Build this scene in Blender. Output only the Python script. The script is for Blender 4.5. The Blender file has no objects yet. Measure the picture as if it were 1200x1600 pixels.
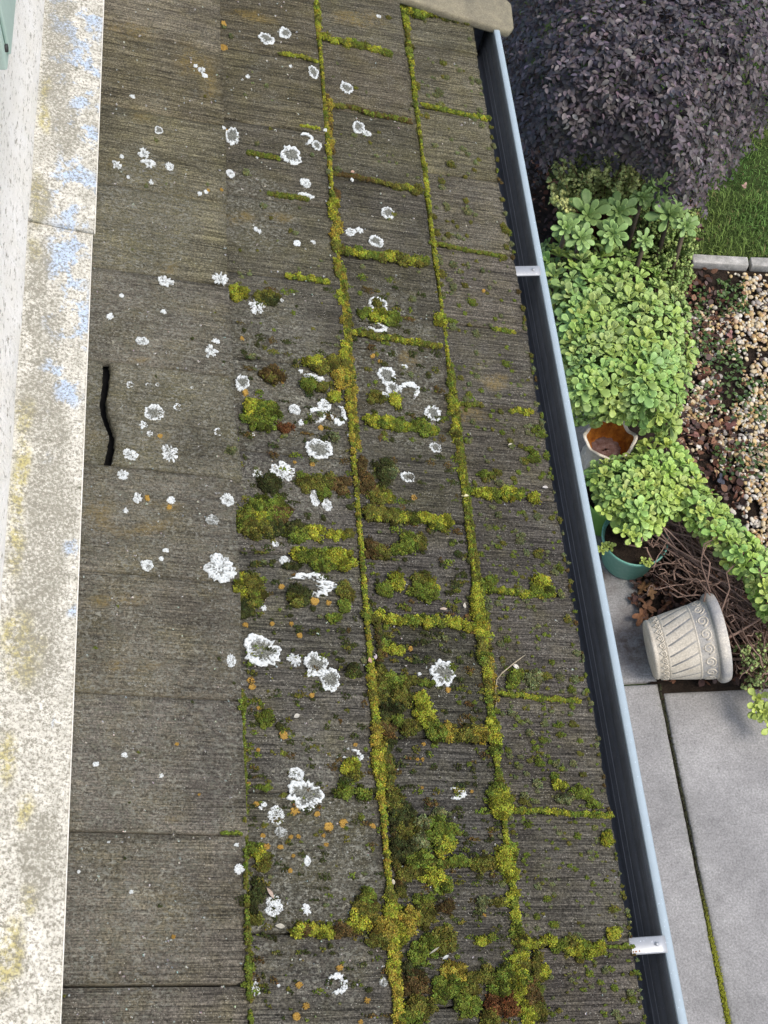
import bpy, math, random
import numpy as np
from mathutils import Matrix, Vector

sc = bpy.context.scene
C = sc.collection
rng = np.random.default_rng(7)
random.seed(7)

# ------------------------------------------------------------------ camera, sky, sun, exposure
FPX = 2150.0                      # focal length in pixels of the 1200 x 1600 photograph
HR = 1.75                         # camera height above the roof plane, measured along its normal
CAM = np.array([0.36, 0.0, 4.9])
_Y = np.array([-333., 3465., -FPX]); _Y /= np.linalg.norm(_Y)
_S = np.array([5945., -763., -FPX]); _S -= _S.dot(_Y) * _Y; _S /= np.linalg.norm(_S)
_R = np.cross(_S, _Y)
TH = math.radians(17)
_X = _S * math.cos(TH) + _R * math.sin(TH)
_Z = np.cross(_X, _Y)
M = np.array([_X, _Y, _Z])        # camera axes -> world axes
SW, RW, YW = M @ _S, M @ _R, M @ _Y
cam = bpy.data.cameras.new('camera')
cam.sensor_fit = 'VERTICAL'; cam.sensor_height = 24; cam.sensor_width = 18
cam.lens = 24 * FPX / 1600
cam.clip_start = 0.05; cam.clip_end = 500
co = bpy.data.objects.new('camera', cam); C.objects.link(co)
mw = Matrix([list(M[0]) + [CAM[0]], list(M[1]) + [CAM[1]], list(M[2]) + [CAM[2]], [0, 0, 0, 1]])
co.matrix_world = mw
sc.camera = co

SUN_EL, SUN_AZ = 58, 35           # azimuth measured from +X (away from the wall) towards -Y
sdir = Vector((math.cos(math.radians(SUN_EL)) * math.cos(math.radians(SUN_AZ)),
               -math.cos(math.radians(SUN_EL)) * math.sin(math.radians(SUN_AZ)),
               math.sin(math.radians(SUN_EL))))
w = bpy.data.worlds.new('World'); sc.world = w; w.use_nodes = True
nt = w.node_tree
sky = nt.nodes.new('ShaderNodeTexSky'); sky.sky_type = 'NISHITA'; sky.sun_disc = False
sky.sun_elevation = math.radians(SUN_EL)
sky.sun_rotation = math.atan2(sdir.x, sdir.y)
sky.air_density = 1.0; sky.dust_density = 3.0; sky.ozone_density = 1.0
nt.links.new(sky.outputs[0], nt.nodes['Background'].inputs[0])
nt.nodes['Background'].inputs[1].default_value = 0.15
sl = bpy.data.lights.new('sun', 'SUN'); sl.energy = 1.5; sl.angle = math.radians(24); sl.color = (1, .93, .84)
so = bpy.data.objects.new('sun', sl); C.objects.link(so)
so.rotation_euler = (-sdir).to_track_quat('-Z', 'Y').to_euler()
sc.view_settings.view_transform = 'Standard'
sc.view_settings.look = 'None'
sc.view_settings.exposure = 0.55
sc.view_settings.gamma = 1
sc.cycles.max_bounces = 6
sc.cycles.diffuse_bounces = 4

# ------------------------------------------------------------------ measuring helpers
def ray(px, py):
    return M @ np.array([px - 600., 800. - py, -FPX])
FOOT = CAM - RW * HR              # origin of the roof frame
def rf(px, py):                   # photo point on the roof plane -> (s down the slope, u along the eave)
    d = ray(px, py); p = d * (-HR / (d @ RW))
    return np.array([p @ SW, p @ YW])
def gz(px, py, z=0.0):            # photo point on the horizontal plane z
    d = ray(px, py); return CAM + d * ((z - CAM[2]) / d[2])
def roofm(s=0, u=0, h=0):
    o = FOOT + SW * s + YW * u + RW * h
    return Matrix([[SW[i], YW[i], RW[i], o[i]] for i in range(3)] + [[0, 0, 0, 1]])
def pxscale(px, py):              # metres per photo pixel on the roof (down the slope, along the eave)
    a = rf(px, py); b = rf(px + 1, py); c = rf(px, py + 1)
    return abs(b[0] - a[0]), abs(c[1] - a[1])

# ------------------------------------------------------------------ mesh helpers
def mesh_from(name, V, F, mat=None, smooth=True, col=None, extra=None):
    """V (n,3); F list of index tuples or (m,k) array; col (n,3) per-vertex colour"""
    me = bpy.data.meshes.new(name)
    V = np.asarray(V, dtype=np.float32)
    if isinstance(F, np.ndarray):
        k = F.shape[1]; lv = F.reshape(-1).astype(np.int32)
        ls = np.arange(0, len(lv), k, dtype=np.int32); lt = np.full(len(F), k, np.int32)
    else:
        lt = np.array([len(f) for f in F], np.int32)
        lv = np.fromiter((i for f in F for i in f), np.int32)
        ls = np.concatenate([[0], np.cumsum(lt)[:-1]]).astype(np.int32)
    me.vertices.add(len(V)); me.vertices.foreach_set('co', V.reshape(-1))
    me.loops.add(len(lv)); me.loops.foreach_set('vertex_index', lv)
    me.polygons.add(len(lt)); me.polygons.foreach_set('loop_start', ls); me.polygons.foreach_set('loop_total', lt)
    me.update(calc_edges=True); me.validate()
    if smooth:
        me.polygons.foreach_set('use_smooth', np.ones(len(me.polygons), bool))
    for nm, cc in (('Col', col),) + tuple((extra or {}).items()):
        if cc is None: continue
        at = me.color_attributes.new(nm, 'FLOAT_COLOR', 'POINT')
        a = np.ones((len(V), 4), np.float32); a[:, :3] = cc
        at.data.foreach_set('color', a.reshape(-1))
    if mat: me.materials.append(mat)
    return me
def link(name, me, parent=None, matrix=None):
    o = bpy.data.objects.new(name, me); C.objects.link(o)
    if parent is not None:
        o.parent = parent
        mt = matrix if matrix is not None else Matrix.Identity(4)
        o.matrix_basis = WM[parent.name].inverted() @ mt
        WM[o.name] = mt
    else:
        mt = matrix if matrix is not None else Matrix.Identity(4)
        o.matrix_basis = mt; WM[o.name] = mt
    return o
WM = {}
def tag(o, label=None, cat=None, group=None, kind=None):
    if label: o['label'] = label
    if cat: o['category'] = cat
    if group: o['group'] = group
    if kind: o['kind'] = kind
    return o
def empty(name, loc, label, cat, group=None, matrix=None):
    o = bpy.data.objects.new(name, None); C.objects.link(o); o.empty_display_size = .05
    mt = matrix if matrix is not None else Matrix.Translation(Vector(loc))
    o.matrix_basis = mt; WM[o.name] = mt
    return tag(o, label, cat, group)

class MB:
    def __init__(s): s.V = []; s.F = []; s.K = []; s.n = 0
    def add(s, V, F, col=(1, 1, 1)):
        V = np.asarray(V, float); s.V.append(V)
        for f in F: s.F.append(tuple(int(i) + s.n for i in f))
        c = np.asarray(col, float)
        s.K.append(np.broadcast_to(c, (len(V), 3)) if c.ndim == 1 else c); s.n += len(V)
    def box(s, c, d, rot=None, col=(1, 1, 1)):
        c = np.array(c, float); d = np.array(d, float) / 2
        V = np.array([[x, y, z] for x in (-1, 1) for y in (-1, 1) for z in (-1, 1)], float) * d
        if rot is not None: V = V @ np.asarray(rot).T
        s.add(V + c, [(0, 1, 3, 2), (4, 6, 7, 5), (0, 4, 5, 1), (2, 3, 7, 6), (0, 2, 6, 4), (1, 5, 7, 3)], col)
    def tube(s, P, r, k=6, col=(1, 1, 1), cap=True):
        P = np.asarray(P, float); n = len(P)
        r = np.broadcast_to(np.asarray(r, float), (n,))
        T = np.gradient(P, axis=0); T /= np.linalg.norm(T, axis=1)[:, None] + 1e-12
        ref = np.array([0, 0, 1.]) if abs(T[0][2]) < .9 else np.array([1., 0, 0])
        V = []; a = np.cross(T[0], ref); a /= np.linalg.norm(a)
        ang = np.arange(k) / k * 2 * math.pi
        for i in range(n):
            a = a - T[i] * (a @ T[i]); a /= np.linalg.norm(a) + 1e-12
            b = np.cross(T[i], a)
            V.append(P[i] + r[i] * (np.cos(ang)[:, None] * a + np.sin(ang)[:, None] * b))
        F = [(i * k + j, i * k + (j + 1) % k, (i + 1) * k + (j + 1) % k, (i + 1) * k + j) for i in range(n - 1) for j in range(k)]
        if cap: F += [tuple(range(k))[::-1], tuple((n - 1) * k + j for j in range(k))]
        s.add(np.concatenate(V), F, col)
    def build(s, name, mat, parent=None, matrix=None, smooth=False):
        me = mesh_from(name, np.concatenate(s.V), s.F, mat, smooth, np.concatenate(s.K))
        return link(name, me, parent, matrix)

def inst(T, TF, A, P, col, tcol=None):
    """stamp template T (n,3) faces TF (m,k) with matrices A (N,3,3), positions P (N,3), colours col (N,3)"""
    N, n = len(P), len(T)
    V = np.einsum('nij,kj->nki', A, T) + P[:, None, :]
    F = (TF[None] + (np.arange(N) * n)[:, None, None]).reshape(-1, TF.shape[1])
    K = np.repeat(col[:, None, :], n, axis=1)
    if tcol is not None: K = K * tcol[None]
    return V.reshape(-1, 3), F, np.clip(K.reshape(-1, 3), 0, 1)
def merge(parts):
    V = []; F = []; K = []; n = 0
    for v, f, k in parts:
        V.append(v); F.append(f + n); K.append(k); n += len(v)
    return np.concatenate(V), np.concatenate(F), np.concatenate(K)

def ico(sub=0):
    t = (1 + 5 ** .5) / 2
    V = [(-1, t, 0), (1, t, 0), (-1, -t, 0), (1, -t, 0), (0, -1, t), (0, 1, t), (0, -1, -t), (0, 1, -t), (t, 0, -1), (t, 0, 1), (-t, 0, -1), (-t, 0, 1)]
    F = [(0, 11, 5), (0, 5, 1), (0, 1, 7), (0, 7, 10), (0, 10, 11), (1, 5, 9), (5, 11, 4), (11, 10, 2), (10, 7, 6), (7, 1, 8), (3, 9, 4), (3, 4, 2), (3, 2, 6), (3, 6, 8), (3, 8, 9), (4, 9, 5), (2, 4, 11), (6, 2, 10), (8, 6, 7), (9, 8, 1)]
    V = [np.array(v) / np.linalg.norm(v) for v in V]
    for _ in range(sub):
        mid = {}; G = []
        def m(a, b):
            key = (min(a, b), max(a, b))
            if key not in mid:
                p = V[a] + V[b]; V.append(p / np.linalg.norm(p)); mid[key] = len(V) - 1
            return mid[key]
        for a, b, c in F:
            x, y, z = m(a, b), m(b, c), m(c, a)
            G += [(a, x, z), (b, y, x), (c, z, y), (x, y, z)]
        F = G
    return np.array(V), np.array(F)
ICO0, ICO0F = ico(0); ICO1, ICO1F = ico(1); ICO2, ICO2F = ico(2); ICO3, ICO3F = ico(3)

def rotz(a):
    c, s_ = np.cos(a), np.sin(a); z = np.zeros_like(c); o = np.ones_like(c)
    return np.stack([np.stack([c, -s_, z], -1), np.stack([s_, c, z], -1), np.stack([z, z, o], -1)], -2)
def basis(n, spin=None):
    """(N,3,3) matrices whose third column is the unit normal n, spun about it"""
    n = n / np.linalg.norm(n, axis=1)[:, None]
    ref = np.where(np.abs(n[:, 2:3]) < .95, np.array([[0, 0, 1.]]), np.array([[1., 0, 0]]))
    a = np.cross(ref, n); a /= np.linalg.norm(a, axis=1)[:, None]
    b = np.cross(n, a); B = np.stack([a, b, n], -1)
    if spin is not None: B = B @ rotz(spin)
    return B

# cheap value noise for shaping meshes
_perm = np.random.default_rng(3).random((64, 64, 16))
def vnoise(x, y, z=0.0):
    x = np.asarray(x, float); y = np.asarray(y, float); z = np.zeros_like(x) + z
    xi, yi, zi = np.floor(x).astype(int), np.floor(y).astype(int), np.floor(z).astype(int)
    fx, fy, fz = x - xi, y - yi, z - zi
    fx, fy, fz = [t * t * (3 - 2 * t) for t in (fx, fy, fz)]
    g = lambda i, j, k: _perm[(xi + i) % 64, (yi + j) % 64, (zi + k) % 16]
    r = 0
    for i in (0, 1):
        for j in (0, 1):
            for k in (0, 1):
                r = r + g(i, j, k) * (fx if i else 1 - fx) * (fy if j else 1 - fy) * (fz if k else 1 - fz)
    return r * 2 - 1
def fbm(x, y, z=0.0, o=3):
    r = 0; a = 1; t = 0
    for i in range(o):
        r = r + a * vnoise(x * 2 ** i + 13 * i, y * 2 ** i + 7 * i, z); t += a; a *= .5
    return r / t

# ------------------------------------------------------------------ materials
class NT:
    def __init__(s, name, rough=.8, spec=.3):
        s.m = bpy.data.materials.new(name); s.m.use_nodes = True
        s.t = s.m.node_tree; s.b = s.t.nodes['Principled BSDF']
        s.b.inputs['Roughness'].default_value = rough
        s.b.inputs['Specular IOR Level'].default_value = spec
        s.tc = s.t.nodes.new('ShaderNodeTexCoord')
    def l(s, a, b): s.t.links.new(a, b)
    def mapping(s, scale, src='Object', rot=(0, 0, 0), loc=(0, 0, 0)):
        m = s.t.nodes.new('ShaderNodeMapping'); s.l(s.tc.outputs[src], m.inputs[0])
        m.inputs['Scale'].default_value = scale; m.inputs['Rotation'].default_value = rot; m.inputs['Location'].default_value = loc
        return m.outputs[0]
    def pos(s, scale):
        g = s.t.nodes.new('ShaderNodeNewGeometry'); m = s.t.nodes.new('ShaderNodeMapping'); s.l(g.outputs['Position'], m.inputs[0])
        m.inputs['Scale'].default_value = scale; return m.outputs[0]
    def noise(s, vec, scale=1, detail=4, rough=.6, dist=0):
        n = s.t.nodes.new('ShaderNodeTexNoise'); s.l(vec, n.inputs['Vector'])
        n.inputs['Scale'].default_value = scale; n.inputs['Detail'].default_value = detail
        n.inputs['Roughness'].default_value = rough; n.inputs['Distortion'].default_value = dist
        return n.outputs['Fac']
    def vor(s, vec, scale=1, out='Distance', feature='F1', rand=1):
        n = s.t.nodes.new('ShaderNodeTexVoronoi'); s.l(vec, n.inputs['Vector']); n.feature = feature
        n.inputs['Scale'].default_value = scale; n.inputs['Randomness'].default_value = rand
        return n.outputs[out]
    def ramp(s, fac, stops, interp='LINEAR'):
        r = s.t.nodes.new('ShaderNodeValToRGB'); s.l(fac, r.inputs[0]); e = r.color_ramp; e.interpolation = interp
        while len(e.elements) < len(stops): e.elements.new(.5)
        for el, (p, c) in zip(e.elements, stops):
            el.position = p; el.color = (c, c, c, 1) if isinstance(c, (int, float)) else (*c, 1)
        return r.outputs[0]
    def mix(s, fac, a, b, mode='MIX'):
        m = s.t.nodes.new('ShaderNodeMix'); m.data_type = 'RGBA'; m.blend_type = mode
        for k, v in ((0, fac), (6, a), (7, b)):
            if hasattr(v, 'links'): s.l(v, m.inputs[k])
            elif k == 0: m.inputs[0].default_value = v
            else: m.inputs[k].default_value = (*v, 1) if not isinstance(v, (int, float)) else (v, v, v, 1)
        return m.outputs[2]
    def math(s, op, a, b=0.0, clamp=False):
        m = s.t.nodes.new('ShaderNodeMath'); m.operation = op; m.use_clamp = clamp
        for k, v in ((0, a), (1, b)):
            if hasattr(v, 'links'): s.l(v, m.inputs[k])
            else: m.inputs[k].default_value = v
        return m.outputs[0]
    def attr(s, name):
        a = s.t.nodes.new('ShaderNodeAttribute'); a.attribute_name = name; return a
    def sep(s, c):
        a = s.t.nodes.new('ShaderNodeSeparateColor'); s.l(c, a.inputs[0]); return a.outputs
    def bump(s, h, strength=.5, dist=.002, prev=None):
        b = s.t.nodes.new('ShaderNodeBump'); s.l(h, b.inputs['Height'])
        b.inputs['Strength'].default_value = strength; b.inputs['Distance'].default_value = dist
        if prev is not None: s.l(prev, b.inputs['Normal'])
        s.l(b.outputs[0], s.b.inputs['Normal']); return b.outputs[0]
    def color(s, c):
        if hasattr(c, 'links'): s.l(c, s.b.inputs['Base Color'])
        else: s.b.inputs['Base Color'].default_value = (*c, 1)

MAT = {}
def m_attr(name, rough=.7, spec=.3, nscale=60, namt=.35, bscale=300, bstr=.4, bdist=.002, sheen=0, sub=0):
    n = NT(name, rough, spec)
    a = n.attr('Col').outputs['Color']
    no = n.noise(n.pos((1, 1, 1)), nscale, 4, .65)
    v = n.ramp(no, [(.25, 1 - namt), (.75, 1 + namt * .6)])
    n.color(n.mix(1, a, v, 'MULTIPLY'))
    if bstr: n.bump(n.noise(n.pos((1, 1, 1)), bscale, 3, .7), bstr, bdist)
    if sub:
        n.b.inputs['Subsurface Weight'].default_value = sub
        n.b.inputs['Subsurface Radius'].default_value = (.004, .006, .002); n.b.inputs['Subsurface Scale'].default_value = 1
    MAT[name] = n.m; return n.m
m_attr('moss', .95, .1, 500, .45, 900, .8, .002)
m_attr('lichen', .95, .1, 700, .25, 900, .8, .001)
m_attr('leaf_soft', .48, .35, 40, .15, 200, .1, .001)
m_attr('leaf_purple', .5, .4, 40, .3, 300, .2, .001)
m_attr('bark', .9, .2, 80, .4, 300, .6, .002)
m_attr('pebble', .7, .35, 90, .25, 400, .3, .001)
m_attr('grass', .7, .25, 20, .3, 0, 0)
m_attr('litter', .8, .2, 90, .4, 300, .4, .002)
m_attr('plain_attr', .6, .3, 30, .12, 400, .15, .0005)

def mk_shingle():
    n = NT('weathered_shingle', .92, .15)
    col = n.attr('Col').outputs['Color']; msk = n.sep(n.attr('Mask').outputs['Color'])
    # embossed wood grain running down the slope
    g1 = n.noise(n.mapping((9, 210, 5)), 1, 3, .6, .5)
    g2 = n.noise(n.mapping((26, 520, 10)), 1, 3, .65, .3)
    g3 = n.noise(n.mapping((5, 75, 3)), 1, 2, .5, .8)
    grain = n.math('ADD', n.math('ADD', n.math('MULTIPLY', g1, .50), n.math('MULTIPLY', g2, .36)), n.math('MULTIPLY', g3, .14))
    gr = n.ramp(grain, [(.36, .30), (.45, .78), (.54, 1.15), (.66, 1.5)])
    fine = n.noise(n.mapping((1, 1, 1)), 300, 4, .85)
    fr = n.ramp(fine, [(.34, .22), (.5, .98), (.66, 2.3)])
    big = n.noise(n.mapping((1, 1, 1)), 9, 4, .6)
    br = n.ramp(big, [(.3, .78), (.7, 1.24)])
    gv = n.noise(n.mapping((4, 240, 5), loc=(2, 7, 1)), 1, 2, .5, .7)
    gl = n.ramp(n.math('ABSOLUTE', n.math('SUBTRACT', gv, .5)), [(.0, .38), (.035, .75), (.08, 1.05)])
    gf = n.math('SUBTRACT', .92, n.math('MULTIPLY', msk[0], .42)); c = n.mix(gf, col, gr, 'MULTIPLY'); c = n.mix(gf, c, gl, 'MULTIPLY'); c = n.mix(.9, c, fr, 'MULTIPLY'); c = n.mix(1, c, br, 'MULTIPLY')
    # patches of olive algae
    al = n.ramp(n.noise(n.mapping((1, 1, 1), loc=(3, 1, 0)), 16, 4, .65), [(.45, 0), (.72, .55)])
    c = n.mix(al, c, n.mix(1, c, (1.10, 1.08, .72), 'MULTIPLY'))
    # crust of pale grey flecks
    fl = n.noise(n.mapping((.8, 1, 1), loc=(3, 8, 1)), 210, 4, .75)
    fd = n.noise(n.mapping((1, 1, 1), loc=(7, 2, 0)), 22, 4, .65)
    th = n.math('ADD', n.math('MULTIPLY', fd, .88), n.math('MULTIPLY', msk[0], .52))
    fm = n.math('MULTIPLY', n.ramp(fl, [(.49, 0), (.60, 1)]), n.ramp(th, [(.46, 0), (.74, .92)]))
    fcol = n.ramp(n.noise(n.mapping((1, 1, 1), loc=(1, 9, 0)), 60, 2, .5), [(.35, (.17, .17, .13)), (.55, (.25, .25, .21)), (.75, (.34, .33, .26))])
    c = n.mix(fm, c, fcol)
    # tiny bright flecks
    t2 = n.vor(n.mapping((1, 1, 1), loc=(.3, .7, 0)), 300)
    tm = n.math('MULTIPLY', n.ramp(t2, [(.14, 1), (.26, 0)]), n.ramp(n.noise(n.mapping((1, 1, 1), loc=(4, 4, 1)), 60, 3, .6), [(.5, 0), (.62, .8)]))
    c = n.mix(tm, c, (.48, .47, .40))
    # ochre crust and dark damp stains (their own outlines)
    om = n.math('MULTIPLY', msk[1], n.ramp(n.math('ADD', n.math('MULTIPLY', n.noise(n.mapping((1, 1, 1)), 190, 4, .8), .6), n.math('MULTIPLY', n.noise(n.mapping((1, 1, 1)), 24, 4, .7), .5)), [(.50, 0), (.66, .62)]))
    c = n.mix(om, c, (.27, .195, .06))
    dm = n.math('MULTIPLY', msk[2], n.ramp(n.noise(n.mapping((.35, 1, 1)), 90, 4, .75), [(.35, .05), (.65, .75)]))
    c = n.mix(dm, c, n.mix(1, c, (.52, .51, .54), 'MULTIPLY'))
    n.color(c)
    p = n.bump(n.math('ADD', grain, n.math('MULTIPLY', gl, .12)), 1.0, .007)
    p = n.bump(fine, .8, .0022, p)
    n.bump(fm, .6, .0018, p)
    MAT['shingle'] = n.m
mk_shingle()

def mk_flashing():
    n = NT('weathered_flashing_paint', .75, .2)
    msk = n.sep(n.attr('Mask').outputs['Color'])
    f1 = n.noise(n.mapping((1, 1, 1)), 210, 5, .82); f3 = n.noise(n.mapping((1, 1, 1), loc=(8, 1, 4)), 90, 5, .7)
    f2 = n.noise(n.mapping((1.3, 1, 1)), 26, 5, .7, .4)
    base = n.mix(n.ramp(f2, [(.35, 0), (.65, 1)]), (.50, .485, .42), (.76, .74, .66))
    blue = n.ramp(n.noise(n.mapping((1.2, 1, 1), loc=(2, 5, 0)), 17, 5, .7), [(.51, 0), (.56, 1)])  # blue sky reflected in the flashing, painted into its colour
    base = n.mix(n.math('MULTIPLY', n.math('MULTIPLY', blue, msk[0]), .8), base, (.46, .60, .82))
    ym = n.math('MULTIPLY', msk[1], n.ramp(n.noise(n.mapping((1, 1, 1), loc=(3, 3, 0)), 90, 5, .75), [(.40, 0), (.55, 1)]))
    base = n.mix(n.math('MULTIPLY', ym, .8), base, (.46, .40, .12))
    pit = n.ramp(n.math('ADD', n.math('ADD', n.math('MULTIPLY', f1, .8), n.math('MULTIPLY', f3, .2)), n.math('MULTIPLY', msk[2], .05)), [(.46, 0), (.575, 1)])
    base = n.mix(n.math('MULTIPLY', pit, .88), base, (.175, .165, .125))
    gr = n.math('MULTIPLY', msk[2], n.ramp(n.noise(n.mapping((1, 1, 1), loc=(5, 5, 2)), 60, 5, .75), [(.35, 0), (.65, .4)]))
    base = n.mix(gr, base, (.34, .33, .27))
    mo = n.ramp(n.noise(n.mapping((1, 1, 1), loc=(9, 3, 0)), 24, 3, .6), [(.69, 0), (.75, 1)])
    base = n.mix(mo, base, (.13, .13, .09))
    n.color(base); n.bump(f1, .8, .0016)
    MAT['flashing'] = n.m
mk_flashing()

def mk_stucco(name, a, b, sc1=140, bd=.006):
    n = NT(name, .9, .15)
    f = n.noise(n.pos((1, 1, 1)), sc1, 5, .7); g = n.noise(n.pos((1, 1, 1)), 12, 4, .6)
    c = n.mix(n.ramp(g, [(.3, 0), (.7, 1)]), a, b)
    sp = n.ramp(n.noise(n.pos((1, .4, 1)), 130, 4, .8), [(.56, 0), (.64, 1)])
    c = n.mix(n.math('MULTIPLY', sp, .8), c, (.22, .20, .15))
    n.color(c); n.bump(f, .9, bd); MAT[name] = n.m
mk_stucco('stucco', (.78, .76, .70), (.86, .85, .82))

def mk_metal(name, col, rough, metal=0, spots=.3, streak=0):
    n = NT(name, rough, .5); n.b.inputs['Metallic'].default_value = metal
    g = n.noise(n.pos((1, 1, 1)), 40, 5, .7); s_ = n.noise(n.pos((1, 1, 1)), 350, 3, .6)
    c = n.mix(n.ramp(g, [(.3, 0), (.7, spots)]), col, tuple(x * .72 for x in col))
    wsp = n.ramp(s_, [(.66, 0), (.70, .8)])
    c = n.mix(n.math('MULTIPLY', wsp, min(1, spots * 2)), c, tuple(min(1, x * 1.8 + .12) for x in col))
    if streak:
        st = n.ramp(n.noise(n.pos((160, 6, 160)), 1, 4, .7), [(.55, 0), (.75, streak)])
        c = n.mix(st, c, (.35, .37, .40))
        st2 = n.ramp(n.noise(n.pos((30, 12, 30)), 1, 4, .7), [(.45, 0), (.7, .5)])
        c = n.mix(st2, c, tuple(x * .5 for x in col))
    n.color(c); n.bump(g, .1, .002)
    n.l(n.ramp(g, [(.3, rough - .08), (.7, rough + .12)]), n.b.inputs['Roughness'])
    MAT[name] = n.m
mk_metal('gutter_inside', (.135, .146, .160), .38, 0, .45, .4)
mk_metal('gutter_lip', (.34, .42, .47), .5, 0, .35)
mk_metal('galvanised', (.42, .44, .46), .45, .3, .6)
mk_metal('mint_paint', (.50, .64, .58), .5, 0, .2)
mk_metal('dark_metal', (.03, .03, .03), .6)
mk_metal('teal_plastic', (.15, .37, .30), .42, 0, .15)
mk_metal('green_plastic', (.16, .36, .07), .42, 0, .15)

def mk_simple(name, a, b, s1=30, s2=300, rough=.9, bstr=.5, bdist=.003, sp=None, det=5):
    n = NT(name, rough, .2)
    g = n.noise(n.pos((1, 1, 1)), s1, det, .65); f = n.noise(n.pos((1, 1, 1)), s2, 4, .75)
    c = n.mix(n.ramp(g, [(.32, 0), (.68, 1)]), a, b)
    c = n.mix(.8, c, n.ramp(f, [(.3, .65), (.7, 1.35)]), 'MULTIPLY')
    if sp:
        t = n.ramp(n.noise(n.pos((1, 1, 1)), s2 * 1.3, 3, .6), [(.66, 0), (.72, .8)]); c = n.mix(t, c, sp)
    n.color(c); n.bump(f, bstr, bdist); MAT[name] = n.m; return n
mk_simple('hem_white', (.66, .64, .56), (.84, .82, .76), 30, 300)
mk_simple('felt', (.012, .012, .012), (.02, .02, .02))
mk_simple('cap_tile', (.17, .155, .115), (.27, .245, .17), 30, 300, sp=(.38, .34, .2))
mk_simple('soil', (.022, .016, .012), (.06, .042, .03), 25, 160, bdist=.02, bstr=1)
mk_simple('lawn_soil', (.03, .05, .012), (.05, .08, .02), 10, 200, bdist=.01)
mk_simple('kerb_concrete', (.27, .27, .25), (.52, .51, .48), 26, 220)
mk_simple('cream_glaze', (.55, .50, .42), (.70, .66, .58), 18, 120, .45, .1, .001)
mk_simple('orange_stain', (.20, .055, .008), (.42, .16, .02), 45, 160, .7, .3, .002)
mk_simple('dirt_pink', (.10, .045, .03), (.24, .16, .15), 60, 300)
mk_simple('cast_stone', (.46, .42, .34), (.62, .58, .49), 14, 160, .85, .3, .002)
mk_simple('cast_stone_grey', (.24, .25, .27), (.56, .53, .46), 7, 160, .85, .3, .002)
mk_simple('exterior_wall', (.6, .58, .5), (.68, .66, .6), 10, 200)

def mk_concrete():
    n = NT('concrete', .85, .25)
    g = n.noise(n.pos((1, 1, 1)), 3.5, 6, .65, .3); f = n.noise(n.pos((1, 1, 1)), 130, 4, .85)
    m = n.noise(n.pos((1, 1, 1)), 28, 5, .75)
    c = n.mix(n.ramp(g, [(.3, 0), (.7, 1)]), (.21, .208, .204), (.325, .322, .314))
    c = n.mix(.9, c, n.ramp(f, [(.3, .5), (.7, 1.6)]), 'MULTIPLY')
    c = n.mix(.7, c, n.ramp(m, [(.3, .80), (.7, 1.17)]), 'MULTIPLY')
    a = n.sep(n.attr('Mask').outputs['Color'])
    st = n.math('MULTIPLY', a[0], n.ramp(n.noise(n.pos((1, 1, 1)), 22, 5, .7), [(.35, .25), (.65, 1)]))
    c = n.mix(st, c, (.085, .055, .038))
    gm = n.math('MULTIPLY', a[1], n.ramp(n.noise(n.pos((1, 1, 1)), 60, 4, .7), [(.4, 0), (.6, 1)]))
    c = n.mix(gm, c, (.05, .06, .02))
    n.color(c); n.bump(f, .5, .0015); MAT['concrete'] = n.m
mk_concrete()

# ================================================================== THE HOUSE
house = empty('house', (0, 0, 0), 'stucco house with weathered moss-grown shingle roof, pale flashing and dark gutter', 'house')
RM = roofm()

EDGE = [0.2717, 0.5060, 0.7110, 0.9060, 1.0815]       # lower edge of the flashing, then of each course
EXPO_TOP = [0.10, EDGE[1], EDGE[2], EDGE[3]]
TK = .017
def surf_h(s, u):
    for ci in range(4):
        if s < EDGE[ci + 1]:
            hd, bt = EXPO_TOP[ci], EDGE[ci + 1]
            if ci == 0 and s < EDGE[0] - .001: return .007
            return -TK * (1 - (s - hd) / (bt - hd))
    return 0.
def rfs(px, py):                  # photo point on the actual shingle surface
    a = rf(px, py); return a * (1 - surf_h(a[0], a[1]) / HR)
# --- colour masks for growth and stains, and for sky reflection painted on the flashing
def blobmask(S, U, blobs):
    S, U = S + .012 * fbm(S * 22, U * 22, 3, 4), U + .030 * fbm(S * 22 + 9, U * 18, 8, 4)
    r = np.zeros_like(S)
    for px, py, rx, ry in blobs:
        a = rfs(px, py); k = pxscale(px, py)
        d = ((S - a[0]) / (rx * k[0])) ** 2 + ((U - a[1]) / (ry * k[1])) ** 2
        r = np.maximum(r, np.clip(1.4 - d, 0, 1))
    return r
OCHRE = [(200, 45, 40, 14), (300, 90, 30, 30), (330, 130, 16, 30), (265, 418, 18, 8), (218, 180, 12, 10), (165, 250, 12, 8),
         (195, 1045, 18, 18), (225, 1037, 14, 6), (160, 948, 30, 12), (205, 828, 24, 12), (258, 826, 14, 14), (152, 685, 16, 24), (225, 555, 16, 8), (250, 682, 12, 12),
         (230, 778, 16, 8), (265, 790, 10, 10), (215, 945, 10, 14), (265, 1288, 14, 8), (370, 340, 30, 10), (770, 590, 20, 12), (395, 28, 40, 10), (730, 650, 30, 14),
         (150, 800, 14, 30), (140, 910, 10, 8), (250, 1470, 10, 6), (277, 1390, 12, 8), (440, 345, 20, 10), (640, 560, 16, 16), (560, 30, 40, 12)]
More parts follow.
